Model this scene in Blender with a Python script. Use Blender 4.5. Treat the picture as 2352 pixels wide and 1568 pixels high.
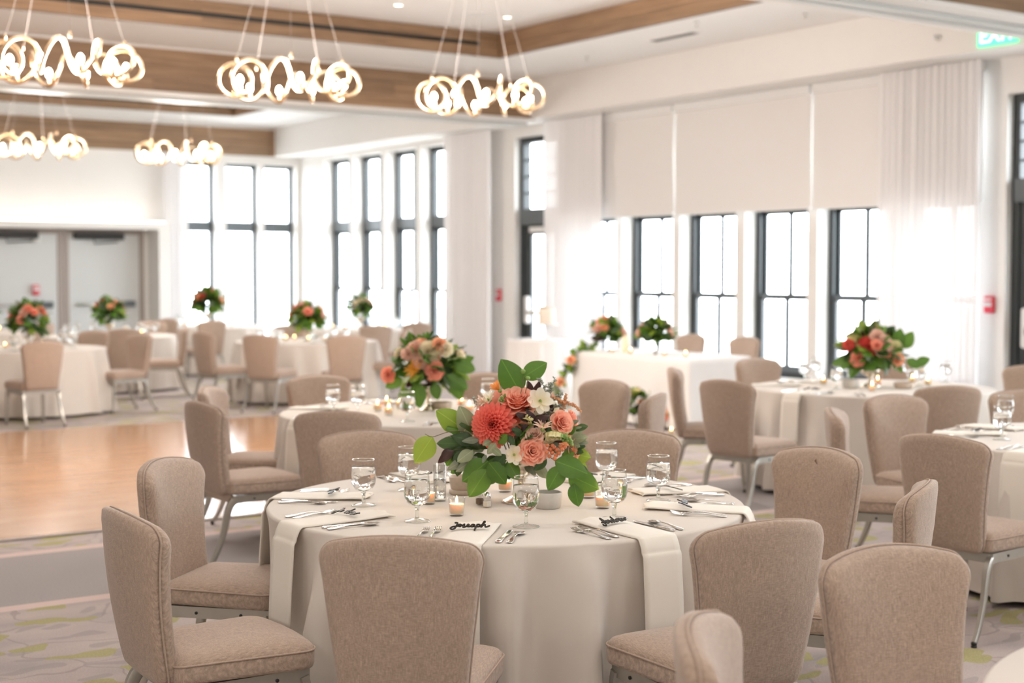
import bpy, math, random
from mathutils import Vector, Matrix, Euler
PI = math.pi
sc = bpy.context.scene
for o in list(bpy.data.objects): bpy.data.objects.remove(o)
COL = sc.collection
R = random.Random(11)
sin, cos, rad = math.sin, math.cos, math.radians

# ------------------------------------------------------------------ camera, world, exposure
F_PX, HORIZON, YAW, EYE = 3350.0, 625.0, rad(34.6), 1.65
PITCH = math.atan((784 - HORIZON) / F_PX)
cam = bpy.data.cameras.new('camera'); camo = bpy.data.objects.new('camera', cam); COL.objects.link(camo)
camo.location = (0, 0, EYE); camo.rotation_euler = (PI/2 - PITCH, 0, -YAW)
cam.sensor_width = 36; cam.lens = F_PX / 2352 * 36; cam.clip_end = 300; cam.clip_start = .05
cam.dof.use_dof = True; cam.dof.focus_distance = 4.85; cam.dof.aperture_fstop = 2.3
sc.camera = camo
sc.view_settings.view_transform = 'Standard'; sc.view_settings.look = 'None'
sc.view_settings.exposure = 0.5; sc.view_settings.gamma = 1.0
w = bpy.data.worlds.new('world'); sc.world = w; w.use_nodes = True
w.node_tree.nodes['Background'].inputs[0].default_value = (0.90, 0.96, 1.03, 1)
w.node_tree.nodes['Background'].inputs[1].default_value = 10.5
sc.cycles.max_bounces = 10; sc.cycles.diffuse_bounces = 6; sc.cycles.transparent_max_bounces = 16
sc.cycles.transmission_bounces = 8; sc.cycles.caustics_reflective = False; sc.cycles.sample_clamp_indirect = 4.0
sc.cycles.use_denoising = True
WARM = (1.0, 0.93, 0.86); WARMW = (1.0, 0.935, 0.86)

def area_light(name, loc, rot, size, power, color, shape='RECTANGLE', sy=None, parent=None, spread=None):
    l = bpy.data.lights.new(name, 'AREA'); l.energy = power; l.color = color; l.shape = shape; l.size = size
    if sy: l.size_y = sy
    if spread: l.spread = spread
    o = bpy.data.objects.new(name, l); COL.objects.link(o); o.location = loc; o.rotation_euler = rot
    if parent: o.parent = parent
    return o
def point_light(name, loc, power, color, r, parent=None):
    l = bpy.data.lights.new(name, 'POINT'); l.energy = power; l.color = color; l.shadow_soft_size = r
    o = bpy.data.objects.new(name, l); COL.objects.link(o); o.location = loc
    if parent: o.parent = parent
    return o

# added fill lights without fixtures, for unseen ceiling lamps of the near room
for i, (x, y) in enumerate([(1.0, 1.0), (4.6, 1.0), (8.2, 1.0), (1.0, 4.8), (4.6, 4.8), (8.2, 4.8)]):
    area_light('ceiling_fill', (x, y, 4.7), (0, 0, 0), 1.0, 28, WARMW, 'DISK')
for i, (x, y) in enumerate([(-3.6, -2.6), (-.2, -4.2), (3.4, -4.2), (-3.6, 1.4)]):  # more fill added behind the camera for frontal light, no lamps known there
    area_light('ceiling_fill', (x, y, 4.3), (0, 0, 0), 1.2, 52, WARMW, 'DISK')
# ------------------------------------------------------------------ materials
def srgb(r, g, b):
    f = lambda c: ((c/255+.055)/1.055)**2.4 if c > 10 else c/255/12.92
    return (f(r), f(g), f(b))
class N:                                                            # small node-tree helper
    def __init__(s, name):
        s.m = bpy.data.materials.new(name); s.m.use_nodes = True; s.t = s.m.node_tree
        s.p = s.t.nodes['Principled BSDF']; s.out = s.t.nodes['Material Output']
    def n(s, typ, **kw):
        x = s.t.nodes.new(typ)
        for k, v in kw.items():
            if k in x.inputs.keys(): x.inputs[k].default_value = v
            else: setattr(x, k, v)
        return x
    def l(s, a, b): s.t.links.new(a, b)
    def ramp(s, fac, stops):
        r = s.n('ShaderNodeValToRGB'); e = r.color_ramp.elements
        while len(e) < len(stops): e.new(.5)
        for q, (p, c) in zip(e, stops): q.position = p; q.color = (*c, 1)
        s.l(fac, r.inputs[0]); return r.outputs[0]
    def mix(s, fac, a, b, mode='MIX'):
        x = s.n('ShaderNodeMix', data_type='RGBA', blend_type=mode)
        for i, v in ((0, fac), (6, a), (7, b)):
            if hasattr(v, 'links'): s.l(v, x.inputs[i])
            else: x.inputs[i].default_value = v if i == 0 else (*v, 1)
        return x.outputs[2]
    def math(s, op, a, b=0.0, c=0.0):
        x = s.n('ShaderNodeMath', operation=op)
        for i, v in enumerate((a, b, c)):
            if hasattr(v, 'links'): s.l(v, x.inputs[i])
            else: x.inputs[i].default_value = v
        return x.outputs[0]
    def noise(s, scale, mapscale=None, detail=3, coord='Object', rough=.5):
        tc = s.n('ShaderNodeTexCoord'); src = tc.outputs[coord if coord != 'World' else 'Object']
        if coord == 'World': src = s.n('ShaderNodeNewGeometry').outputs['Position']
        if mapscale:
            mp = s.n('ShaderNodeMapping'); mp.inputs['Scale'].default_value = mapscale; s.l(src, mp.inputs[0]); src = mp.outputs[0]
        x = s.n('ShaderNodeTexNoise', Scale=scale, Detail=detail, Roughness=rough); s.l(src, x.inputs['Vector'])
        return x.outputs['Fac']
    def base(s, c):
        if hasattr(c, 'links'): s.l(c, s.p.inputs['Base Color'])
        else: s.p.inputs['Base Color'].default_value = (*c, 1)
    def bump(s, h, strength=.3, dist=.002):
        b = s.n('ShaderNodeBump', Strength=strength, Distance=dist); s.l(h, b.inputs['Height']); s.l(b.outputs[0], s.p.inputs['Normal'])
def mat(name, col, rough=.5, metal=0, vary=0, vscale=8, bump=0, bscale=60, sss=0, emit=None, estr=0, trans=0, spec=None, sheen=0):
    k = N(name); k.p.inputs['Roughness'].default_value = rough; k.p.inputs['Metallic'].default_value = metal
    if vary:
        f = k.noise(vscale)
        k.base(k.ramp(f, [(.25, tuple(c*(1-vary) for c in col)), (.75, tuple(min(1, c*(1+vary)) for c in col))]))
    else: k.base(col)
    if bump: k.bump(k.noise(bscale), bump)
    if sss:
        k.p.inputs['Subsurface Weight'].default_value = sss; k.p.inputs['Subsurface Radius'].default_value = (.02, .01, .005); k.p.inputs['Subsurface Scale'].default_value = 1
    if emit: k.p.inputs['Emission Color'].default_value = (*emit, 1); k.p.inputs['Emission Strength'].default_value = estr
    if spec is not None: k.p.inputs['Specular IOR Level'].default_value = spec
    if sheen: k.p.inputs['Sheen Weight'].default_value = sheen
    if trans:                                                      # thin leaf or petal: part of the light passes through
        t = k.n('ShaderNodeBsdfTranslucent'); mx = k.n('ShaderNodeMixShader', Fac=trans)
        src = k.p.inputs['Base Color'].links
        if src: k.l(src[0].from_socket, t.inputs[0])
        else: t.inputs[0].default_value = (*col, 1)
        k.l(k.p.outputs[0], mx.inputs[1]); k.l(t.outputs[0], mx.inputs[2]); k.l(mx.outputs[0], k.out.inputs[0])
    return k.m

def fabric(name, col):
    k = N(name); k.p.inputs['Roughness'].default_value = .9; k.p.inputs['Sheen Weight'].default_value = .25
    k.p.inputs['Specular IOR Level'].default_value = .2
    a = k.noise(1, (800, 55, 55), 2); b = k.noise(1, (55, 800, 800), 2); c = k.noise(3, None, 2)
    s_ = k.math('ADD', a, b); s2 = k.math('MULTIPLY', s_, .5)
    cc = k.ramp(s2, [(.36, tuple(x*.62 for x in col)), (.5, col), (.66, tuple(min(1, x*1.45) for x in col))])
    k.base(k.mix(.18, cc, k.ramp(c, [(.3, tuple(x*.8 for x in col)), (.7, tuple(x*1.15 for x in col))])))
    k.bump(s2, .35, .0015); return k.m
M = {}
M['fabric'] = fabric('chair_fabric', (.40, .302, .240))
M['piping'] = mat('chair_piping', (.42, .32, .256), .9, vary=.12, vscale=200)
M['cloth'] = mat('table_linen', (.64, .585, .53), .85, vary=.03, vscale=3, bump=.12, bscale=900, sheen=.2, spec=.2)
M['napkin'] = mat('napkin_linen', (.80, .755, .685), .85, bump=.1, bscale=700, sheen=.2, spec=.2)
M['silver_paint'] = mat('chair_silver', (.46, .44, .40), .34, .85, vary=.05, vscale=20)
M['steel'] = mat('cutlery_steel', (.82, .80, .77), .14, 1)
M['chrome'] = mat('chrome', (.75, .75, .76), .12, 1)
M['black_plastic'] = mat('black_plastic', (.012, .011, .010), .45)
M['white_paint'] = mat('white_wall_paint', (.80, .785, .765), .6, vary=.015, vscale=1.5)
M['ceiling'] = mat('ceiling_paint', (.84, .835, .83), .7, vary=.01, vscale=1)
M['track'] = mat('track_metal', (.60, .61, .60), .5, .2)
M['frame_black'] = mat('window_frame_black', (.022, .028, .03), .4)
M['rail_grey'] = mat('window_rail_grey', (.10, .115, .125), .35)
M['door_grey'] = mat('door_paint', (.62, .64, .64), .5)
M['door_frame'] = mat('door_frame_paint', (.36, .31, .28), .5)
M['alarm_red'] = mat('alarm_red', (.62, .03, .06), .35)
M['white_plastic'] = mat('white_plastic', (.8, .8, .8), .4)
M['gold_tube'] = mat('chandelier_gold', (.80, .60, .40), .24, 1)
M['cable'] = mat('cable_grey', (.42, .38, .36), .6)
M['bulb'] = mat('bulb_glow', (1, .9, .75), .3, emit=(1, .82, .58), estr=26)
M['socket'] = mat('bulb_socket', (.75, .6, .42), .3, 1)
M['led'] = mat('cove_led', (1, .95, .85), .4, emit=(1, .93, .8), estr=2.5)
M['down'] = mat('downlight_lens', (1, .95, .85), .4, emit=(1, .85, .62), estr=6)
M['shade'] = mat('roller_shade_fabric', (.80, .785, .775), .85, bump=.05, bscale=400)
M['ground'] = mat('patio_paving', (.55, .53, .5), .8, vary=.08, vscale=.6)
M['flame'] = mat('flame', (1, .7, .3), .5, emit=(1, .66, .26), estr=22)
M['wax'] = mat('candle_wax', (.95, .74, .50), .5, sss=.9)
M['wax_glow'] = mat('pillar_wax', (.90, .74, .55), .5, sss=.5)
M['ceramic_beige'] = mat('stoneware_beige', (.58, .48, .39), .5, vary=.08, vscale=40)
M['ceramic_grey'] = mat('stoneware_grey', (.55, .53, .49), .4, vary=.06, vscale=40)
M['salt'] = mat('salt', (.8, .74, .68), .8); M['pepper'] = mat('pepper', (.16, .10, .07), .9, vary=.4, vscale=600)
M['mercury'] = mat('vase_metal', (.74, .66, .56), .22, 1, vary=.12, vscale=60, bump=.15, bscale=160)
M['cake'] = mat('cake_icing', (.86, .78, .68), .6, vary=.03, vscale=20, bump=.2, bscale=40)
M['ink'] = mat('black_acrylic', (.008, .007, .006), .25)
def thin_glass(name, tint=(1, 1, 1), f0=.04, gain=.9):
    k = N(name); tr = k.n('ShaderNodeBsdfTransparent'); tr.inputs[0].default_value = (*tint, 1)
    gl = k.n('ShaderNodeBsdfGlossy', Roughness=.02); lw = k.n('ShaderNodeLayerWeight', Blend=.5)
    fr = k.math('MULTIPLY_ADD', k.math('POWER', lw.outputs['Facing'], 4.0), gain, f0)
    mx = k.n('ShaderNodeMixShader'); k.l(fr, mx.inputs[0]); k.l(tr.outputs[0], mx.inputs[1]); k.l(gl.outputs[0], mx.inputs[2])
    k.l(mx.outputs[0], k.out.inputs[0]); return k.m
def solid_glass(name, ior, col=(1, 1, 1)):
    k = N(name); g = k.n('ShaderNodeBsdfGlass', IOR=ior, Roughness=0.0); g.inputs[0].default_value = (*col, 1); k.l(g.outputs[0], k.out.inputs[0]); return k.m
M['pane'] = thin_glass('window_glass', (.97, .99, .98))
M['glass'] = thin_glass('goblet_glass', (.985, .99, .985), .05)
M['glass_stem'] = solid_glass('goblet_stem_glass', 1.45, (.97, .99, .97))
M['water'] = solid_glass('water', 1.33)
def sheer():
    k = N('sheer_curtain'); tr = k.n('ShaderNodeBsdfTransparent'); d = k.n('ShaderNodeBsdfDiffuse'); t = k.n('ShaderNodeBsdfTranslucent')
    for x in (d, t): x.inputs[0].default_value = (.90, .89, .90, 1)
    a = k.n('ShaderNodeMixShader', Fac=.13); b = k.n('ShaderNodeMixShader', Fac=.975)
    k.l(d.outputs[0], a.inputs[1]); k.l(t.outputs[0], a.inputs[2]); k.l(tr.outputs[0], b.inputs[1]); k.l(a.outputs[0], b.inputs[2]); k.l(b.outputs[0], k.out.inputs[0]); return k.m
M['sheer'] = sheer()
def wood(name, lo, hi, mapscale, rough=.5):
    k = N(name); k.p.inputs['Roughness'].default_value = rough
    oi = k.n('ShaderNodeObjectInfo'); geo = k.n('ShaderNodeNewGeometry')
    off = k.n('ShaderNodeVectorMath', operation='ADD'); k.l(geo.outputs['Position'], off.inputs[0])
    cb = k.n('ShaderNodeCombineXYZ'); r50 = k.math('MULTIPLY', oi.outputs['Random'], 50)
    for i in range(3): k.l(r50, cb.inputs[i])
    k.l(cb.outputs[0], off.inputs[1])
    mp = k.n('ShaderNodeMapping'); mp.inputs['Scale'].default_value = mapscale; k.l(off.outputs[0], mp.inputs[0])
    nz = k.n('ShaderNodeTexNoise', Scale=1.0, Detail=5.0, Roughness=.62); k.l(mp.outputs[0], nz.inputs['Vector'])
    c = k.ramp(nz.outputs['Fac'], [(.28, lo), (.72, hi)])
    tone = k.math('MULTIPLY_ADD', oi.outputs['Random'], .30, .85)
    hsv = k.n('ShaderNodeHueSaturation'); k.l(c, hsv.inputs['Color']); k.l(tone, hsv.inputs['Value'])
    k.base(hsv.outputs[0]); k.bump(nz.outputs['Fac'], .2, .003); return k.m
M['beam_x'] = wood('beam_wood', (.185, .108, .058), (.36, .228, .132), (1.2, 14, 22))
M['beam_y'] = wood('beam_wood_side', (.185, .108, .058), (.36, .228, .132), (14, 1.2, 22))
def dance_mat():
    k = N('dance_floor_wood'); k.p.inputs['Roughness'].default_value = .16
    geo = k.n('ShaderNodeNewGeometry'); br = k.n('ShaderNodeTexBrick', Scale=1.0)
    br.inputs['Brick Width'].default_value = .9; br.inputs['Row Height'].default_value = .075; br.inputs['Mortar Size'].default_value = .0012
    br.inputs['Color1'].default_value = (.50, .27, .14, 1); br.inputs['Color2'].default_value = (.40, .20, .10, 1); br.inputs['Mortar'].default_value = (.22, .11, .06, 1)
    k.l(geo.outputs['Position'], br.inputs['Vector'])
    nz = k.noise(1, (3, 40, 1), 4, 'World')
    k.base(k.mix(.35, br.outputs['Color'], k.ramp(nz, [(.3, (.30, .15, .07)), (.7, (.62, .37, .21))]))); return k.m
M['dance'] = dance_mat()
def carpet_mat():
    k = N('carpet'); k.p.inputs['Roughness'].default_value = .95; k.p.inputs['Specular IOR Level'].default_value = .1
    geo = k.n('ShaderNodeNewGeometry'); sp = k.n('ShaderNodeSeparateXYZ'); k.l(geo.outputs['Position'], sp.inputs[0]); y = sp.outputs['Y']
    fine = k.noise(140, None, 2, 'World'); big = k.noise(1.6, (1, 1.7, 1), 3, 'World')
    base = k.mix(.5, k.ramp(big, [(.35, (.30, .275, .28)), (.5, (.43, .36, .345)), (.65, (.50, .42, .395))]), k.ramp(fine, [(.2, (.29, .265, .265)), (.8, (.53, .46, .435))]))
    # leaf shapes: stretched voronoi cells thinned by a distance threshold
    wr = k.n('ShaderNodeTexNoise', Scale=2.2, Detail=2.0); k.l(geo.outputs['Position'], wr.inputs['Vector'])
    ad = k.n('ShaderNodeVectorMath', operation='MULTIPLY_ADD'); k.l(wr.outputs['Color'], ad.inputs[0]); ad.inputs[1].default_value = (.6, .6, 0); k.l(geo.outputs['Position'], ad.inputs[2])
    def leaves(rotz, scale, thr, stretch):
        mp = k.n('ShaderNodeMapping'); mp.inputs['Rotation'].default_value = (0, 0, rotz); mp.inputs['Scale'].default_value = (scale, scale*stretch, 0); k.l(ad.outputs[0], mp.inputs[0])
        v = k.n('ShaderNodeTexVoronoi', Scale=1.0); v.voronoi_dimensions = '2D'; k.l(mp.outputs[0], v.inputs['Vector'])
        return k.math('LESS_THAN', v.outputs['Distance'], thr)
    l1 = leaves(.9, 2.1, .25, 2.1); l2 = leaves(-.5, 2.6, .22, 2.4)
    mp = k.n('ShaderNodeMapping'); mp.inputs['Scale'].default_value = (2.2, 2.2, 0); k.l(ad.outputs[0], mp.inputs[0])
    ve = k.n('ShaderNodeTexVoronoi', feature='DISTANCE_TO_EDGE', Scale=1.0); ve.voronoi_dimensions = '2D'; k.l(mp.outputs[0], ve.inputs['Vector'])
    br = k.math('LESS_THAN', ve.outputs['Distance'], .018)
    pat = k.mix(k.math('MULTIPLY', br, .3), base, (.16, .145, .14))
    pat = k.mix(k.math('MULTIPLY', l2, .45), pat, (.27, .255, .25))
    pat = k.mix(k.math('MULTIPLY', l1, .85), pat, k.ramp(fine, [(.2, (.25, .235, .09)), (.8, (.45, .42, .21))]))
    plain = k.ramp(fine, [(.2, (.26, .245, .245)), (.8, (.40, .365, .355))])
    inb = k.math('MULTIPLY', k.math('GREATER_THAN', y, 7.24), k.math('LESS_THAN', y, 8.62))
    c = k.mix(inb, pat, plain)
    for yy in (7.24, 8.62):
        c = k.mix(k.math('LESS_THAN', k.math('ABSOLUTE', k.math('SUBTRACT', y, yy)), .055), c, (.58, .46, .43))
    k.base(c); k.bump(fine, .5, .004); return k.m
M['carpet'] = carpet_mat()
def leafmat(name, a, b, edge=None):
    k = N(name); k.p.inputs['Roughness'].default_value = .42
    oi = k.n('ShaderNodeObjectInfo'); f = k.noise(9, None, 3)
    c = k.mix(k.math('MULTIPLY_ADD', oi.outputs['Random'], .7, k.math('MULTIPLY', f, .3)), a, b)
    tc = k.n('ShaderNodeTexCoord'); sx = k.n('ShaderNodeSeparateXYZ'); k.l(tc.outputs['Object'], sx.inputs[0])
    ax = k.math('ABSOLUTE', sx.outputs['X'])
    v = k.math('LESS_THAN', ax, .012)
    c = k.mix(k.math('MULTIPLY', v, .35), c, tuple(min(1, x*1.7) for x in b))
    k.base(c); t = k.n('ShaderNodeBsdfTranslucent'); k.l(c, t.inputs[0])
    mx = k.n('ShaderNodeMixShader', Fac=.3); k.l(k.p.outputs[0], mx.inputs[1]); k.l(t.outputs[0], mx.inputs[2]); k.l(mx.outputs[0], k.out.inputs[0])
    return k.m
M['leaf_green'] = leafmat('leaf_green', (.06, .15, .018), (.13, .26, .03))
M['leaf_dark'] = leafmat('leaf_dark', (.028, .065, .018), (.055, .11, .025))
M['leaf_lime'] = leafmat('leaf_lime', (.20, .32, .03), (.28, .38, .05))
M['leaf_grey'] = leafmat('leaf_grey', (.16, .20, .13), (.27, .30, .22))
M['leaf_plum'] = leafmat('leaf_plum', (.035, .014, .014), (.06, .025, .022))
M['leaf_pale'] = leafmat('leaf_pale', (.24, .29, .16), (.38, .42, .28))
def petalmat(name, inner, outer):
    k = N(name); k.p.inputs['Roughness'].default_value = .55; k.p.inputs['Specular IOR Level'].default_value = .25
    tc = k.n('ShaderNodeTexCoord'); sx = k.n('ShaderNodeSeparateXYZ'); k.l(tc.outputs['Object'], sx.inputs[0])
    c = k.ramp(sx.outputs['Z'], [(.05, inner), (.9, outer)])
    k.base(c); t = k.n('ShaderNodeBsdfTranslucent'); k.l(c, t.inputs[0])
    mx = k.n('ShaderNodeMixShader', Fac=.4); k.l(k.p.outputs[0], mx.inputs[1]); k.l(t.outputs[0], mx.inputs[2]); k.l(mx.outputs[0], k.out.inputs[0]); return k.m
M['p_coral'] = petalmat('petal_coral', (0.97, 0.4, 0.27), (1, 0.6, 0.46))
M['p_dahlia'] = petalmat('petal_dahlia', (0.72, 0.085, 0.075), (0.96, 0.27, 0.21))
M['p_cream'] = petalmat('petal_cream', (0.92, 0.84, 0.6), (0.97, 0.93, 0.82))
M['p_blush'] = petalmat('petal_blush', (0.9, 0.6, 0.48), (0.96, 0.76, 0.64))
M['p_yellow'] = petalmat('petal_yellow', (0.96, 0.58, 0.1), (0.94, 0.42, 0.15))
M['p_peach'] = petalmat('petal_peach', (0.97, 0.58, 0.34), (1, 0.62, 0.42))
M['p_red'] = petalmat('petal_red', (0.62, 0.03, 0.04), (0.82, 0.09, 0.09))
M['p_lemon'] = petalmat('petal_lemon', (0.9, 0.85, 0.45), (0.95, 0.92, 0.66))
M['p_green'] = mat('bud_green', (.22, .36, .09), .5, vary=.2, vscale=60)
M['berry'] = mat('berry_orange', (.62, .19, .08), .3, vary=.1, vscale=90)
M['yarrow'] = mat('yarrow_orange', (.62, .32, .16), .7, vary=.2, vscale=200)
M['stem'] = mat('stem_brown', (.13, .12, .05), .6)
M['sprig_grey'] = mat('dusty_miller', (.34, .37, .31), .7, vary=.15, vscale=60)
M['exit_green'] = mat('exit_glow', (.1, .8, .4), .4, emit=(.10, .85, .42), estr=.9)
M['exit_white'] = mat('exit_letters', (.8, 1, .9), .4, emit=(.75, 1, .88), estr=1.6)

# ------------------------------------------------------------------ mesh helpers
class MB:
    def __init__(s): s.v = []; s.f = []
    def box(s, a, b):
        x0, y0, z0 = a; x1, y1, z1 = b; i = len(s.v)
        s.v += [(x0,y0,z0),(x1,y0,z0),(x1,y1,z0),(x0,y1,z0),(x0,y0,z1),(x1,y0,z1),(x1,y1,z1),(x0,y1,z1)]
        s.f += [tuple(i+j for j in q) for q in ((0,3,2,1),(4,5,6,7),(0,1,5,4),(1,2,6,5),(2,3,7,6),(3,0,4,7))]; return s
    def bevbox(s, a, b, r):                                          # box with chamfered upright and top edges
        x0, y0, z0 = a; x1, y1, z1 = b
        def ring(k, z): return [(x0+k+r,y0+k,z),(x1-k-r,y0+k,z),(x1-k,y0+k+r,z),(x1-k,y1-k-r,z),(x1-k-r,y1-k,z),(x0+k+r,y1-k,z),(x0+k,y1-k-r,z),(x0+k,y0+k+r,z)]
        return s.loft([ring(r*.7, z0), ring(0, z0+r), ring(0, z1-r), ring(r*.7, z1)], cap=True)
    def loft(s, rings, closed=True, cap=False, wrap=False):
        n = len(rings[0]); i0 = len(s.v)
        for r in rings: s.v += [tuple(p) for p in r]
        m = len(rings)
        for a in range(m if wrap else m-1):
            b = (a+1) % m
            for j in range(n if closed else n-1):
                k = (j+1) % n; s.f.append((i0+a*n+j, i0+a*n+k, i0+b*n+k, i0+b*n+j))
        if cap:
            s.f.append(tuple(i0+j for j in range(n-1, -1, -1))); s.f.append(tuple(i0+(m-1)*n+j for j in range(n)))
        return s
    def lathe(s, prof, n=24, c=(0,0,0), cap=False):
        return s.loft([[(c[0]+r*cos(2*PI*j/n), c[1]+r*sin(2*PI*j/n), c[2]+z) for j in range(n)] for r, z in prof], cap=cap)
    def tube(s, path, r, n=8, closed=False, flat=None, cap=True):
        P = [Vector(p) for p in path]; m = len(P); rings = []; up = None
        for i in range(m):
            if closed: t = P[(i+1) % m]-P[i-1]
            else: t = P[min(i+1, m-1)]-P[max(i-1, 0)]
            t = t.normalized() if t.length > 1e-9 else Vector((0,0,1))
            if up is None:
                up = Vector((0,0,1)) if abs(t.z) < .9 else Vector((1,0,0))
            up = up - t*up.dot(t)
            if up.length < 1e-5: up = t.orthogonal()
            up.normalize(); sd = t.cross(up)
            rr = r[i] if isinstance(r, list) else r
            rx, ry = rr if isinstance(rr, (list, tuple)) else (rr, rr)
            if flat: rings.append([P[i]+sd*(rx*a)+up*(ry*b) for a, b in ((-1,-.7),(-.8,-1),(.8,-1),(1,-.7),(1,.7),(.8,1),(-.8,1),(-1,.7))])
            else: rings.append([P[i]+sd*(rx*cos(2*PI*j/n))+up*(ry*sin(2*PI*j/n)) for j in range(n)])
        return s.loft(rings, cap=cap and not closed, wrap=closed)
    def slab(s, outline, centre, rings, fn):                         # closed pillow: rings of (scale, t) from face to face
        rs = []
        for k, t in rings:
            if k <= 0: rs.append(None); continue
            rs.append([fn(centre[0]+(u-centre[0])*k, centre[1]+(v-centre[1])*k, t) for u, v in outline])
        i0 = len(s.v); s.loft([r for r in rs if r])
        n = len(outline); m = len([r for r in rs if r])
        for end, off, flip in ((rings[0], 0, True), (rings[-1], (m-1)*n, False)):
            c = len(s.v); s.v.append(tuple(fn(centre[0], centre[1], end[1])))
            for j in range(n):
                a, b = i0+off+j, i0+off+(j+1) % n
                s.f.append((c, b, a) if flip else (c, a, b))
        return s
    def grid(s, fn, nu, nv):
        i0 = len(s.v)
        for i in range(nu+1):
            for j in range(nv+1): s.v.append(tuple(fn(i/nu, j/nv)))
        for i in range(nu):
            for j in range(nv):
                a = i0+i*(nv+1)+j; s.f.append((a, a+nv+1, a+nv+2, a+1))
        return s
    def ball(s, c, r, n=8, m=6, sz=1):
        return s.lathe([(r*sin(PI*max(.02, min(.98, k/m))), -r*sz*cos(PI*k/m)) for k in range(m+1)], n, c)
    def mesh(s, name, m, smooth=True):
        me = bpy.data.meshes.new(name); me.from_pydata(s.v, [], s.f); me.update()
        if smooth: me.polygons.foreach_set('use_smooth', [True]*len(me.polygons))
        if m: me.materials.append(M[m] if isinstance(m, str) else m)
        return me
    def build(s, name, m, parent=None, smooth=True, loc=None):
        return put(name, s.mesh(name, m, smooth), parent, loc)
def put(name, me, parent=None, loc=None, rot=None, scale=None):
    o = bpy.data.objects.new(name, me); COL.objects.link(o)
    if parent: o.parent = parent
    if loc is not None: o.location = loc
    if rot is not None: o.rotation_euler = rot
    if scale is not None: o.scale = scale if hasattr(scale, '__len__') else (scale,)*3
    return o
def sharp(o, ang=35):
    me = o.data
    try: me.set_sharp_from_angle(angle=rad(ang))
    except Exception: pass
    return o
def tag(o, label, cat, group=None):
    o['label'] = label; o['category'] = cat
    if group: o['group'] = group
    return o
def struct(o, label=None):
    o['kind'] = 'structure'
    if label: o['label'] = label
    return o
def empty(name, loc=(0,0,0), rz=0):
    o = bpy.data.objects.new(name, None); COL.objects.link(o); o.location = loc; o.rotation_euler = (0,0,rz); o.empty_display_size = .05; return o
def kids(o): return [c for c in ALLKIDS.get(o, [])]
def dup(root, loc, rz, label, cat, group=None, name=None):
    r = root.copy(); COL.objects.link(r); r.location = loc; r.rotation_euler = (0,0,rz); tag(r, label, cat, group)
    for ch in list(root.children):
        c = ch.copy(); COL.objects.link(c); c.parent = r
        for g in ch.children:
            d = g.copy(); COL.objects.link(d); d.parent = c
    return r
def bez(p0, p1, p2, p3, n):
    p0, p1, p2, p3 = map(Vector, (p0, p1, p2, p3)); out = []
    for i in range(n+1):
        t = i/n; out.append(p0*(1-t)**3+p1*3*t*(1-t)**2+p2*3*t*t*(1-t)+p3*t**3)
    return out
def spline(pts, n=6, closed=False):
    P = [Vector(p) for p in pts]; m = len(P); out = []
    for i in range(m if closed else m-1):
        a = P[(i-1) % m] if closed or i > 0 else P[0]; b = P[i]; c = P[(i+1) % m]; d = P[(i+2) % m] if closed or i+2 < m else P[-1]
        for k in range(n):
            t = k/n; out.append(.5*((2*b)+(c-a)*t+(2*a-5*b+4*c-d)*t*t+(3*b-a-3*c+d)*t**3))
    if not closed: out.append(P[-1])
    return out
# where the sight line through a point of the picture meets the level z
def at(px, py, z):
    x = (px-1176)/F_PX; y = -(py-784)/F_PX
    fw = cos(PITCH)+y*sin(PITCH); up = -sin(PITCH)+y*cos(PITCH)
    X = x*cos(YAW)+fw*sin(YAW); Y = -x*sin(YAW)+fw*cos(YAW); t = (z-EYE)/up
    return Vector((X*t, Y*t, z))
def gp(r, d, z=0): return Vector((r*cos(YAW)+d*sin(YAW), -r*sin(YAW)+d*cos(YAW), z))   # r to the right, d ahead of the eye

# ------------------------------------------------------------------ the setting
WX, WT, CEIL, TRAY = 12.9, .31, 4.42, 4.74
XL, YB, YF = -6.0, -7.0, 26.0
f_ = struct(MB().box((XL, YB, -.12), (WX+WT, YF+.3, 0)).build('floor', 'carpet', smooth=False), 'patterned carpet with a plain grey band and pale green leaves')
struct(MB().box((WX+WT, -20, -.2), (60, 60, -.08)).build('ground', 'ground', smooth=False))
g2 = struct(MB().box((-30, YF+.3, -.2), (WX+WT, 60, -.08)).build('ground', 'ground', smooth=False))
# window wall: openings (y0, y1, z0, z1)
wins = [(y-1.07, y, .34, 3.78) for y in (17.20, 15.98, 14.76, 13.52, 12.28, 11.05)]
wins2 = [(y-1.03, y, .34, 3.78) for y in (25.02, 23.83, 22.63, 21.43)]
wins0 = [(y-1.07, y, .34, 3.78) for y in (7.2, 5.96, 4.74, 3.5, 2.28, 1.05, -1.5, -2.75, -4.0)]
doorL = (17.50, 18.62, 0, 3.72); doorR = (8.40, 9.63, 0, 3.50)
ops = sorted(wins+wins2+wins0+[doorL, doorR])
wb = MB(); y = YB
for (a, b, z0, z1) in ops:
    wb.box((WX, y, 0), (WX+WT, a, 4.9))
    if z0 > 0: wb.box((WX, a, 0), (WX+WT, b, z0))
    wb.box((WX, a, z1), (WX+WT, b, 4.9)); y = b
wb.box((WX, y, 0), (WX+WT, YF+.3, 4.9))
struct(wb.build('wall_right', 'white_paint', smooth=False))
struct(MB().box((XL-.2, YB, 0), (XL, YF+.3, 4.9)).build('wall_left', 'white_paint', smooth=False))
struct(MB().box((XL, YB-.2, 0), (WX+WT, YB, 4.9)).build('wall_back', 'white_paint', smooth=False))
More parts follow.
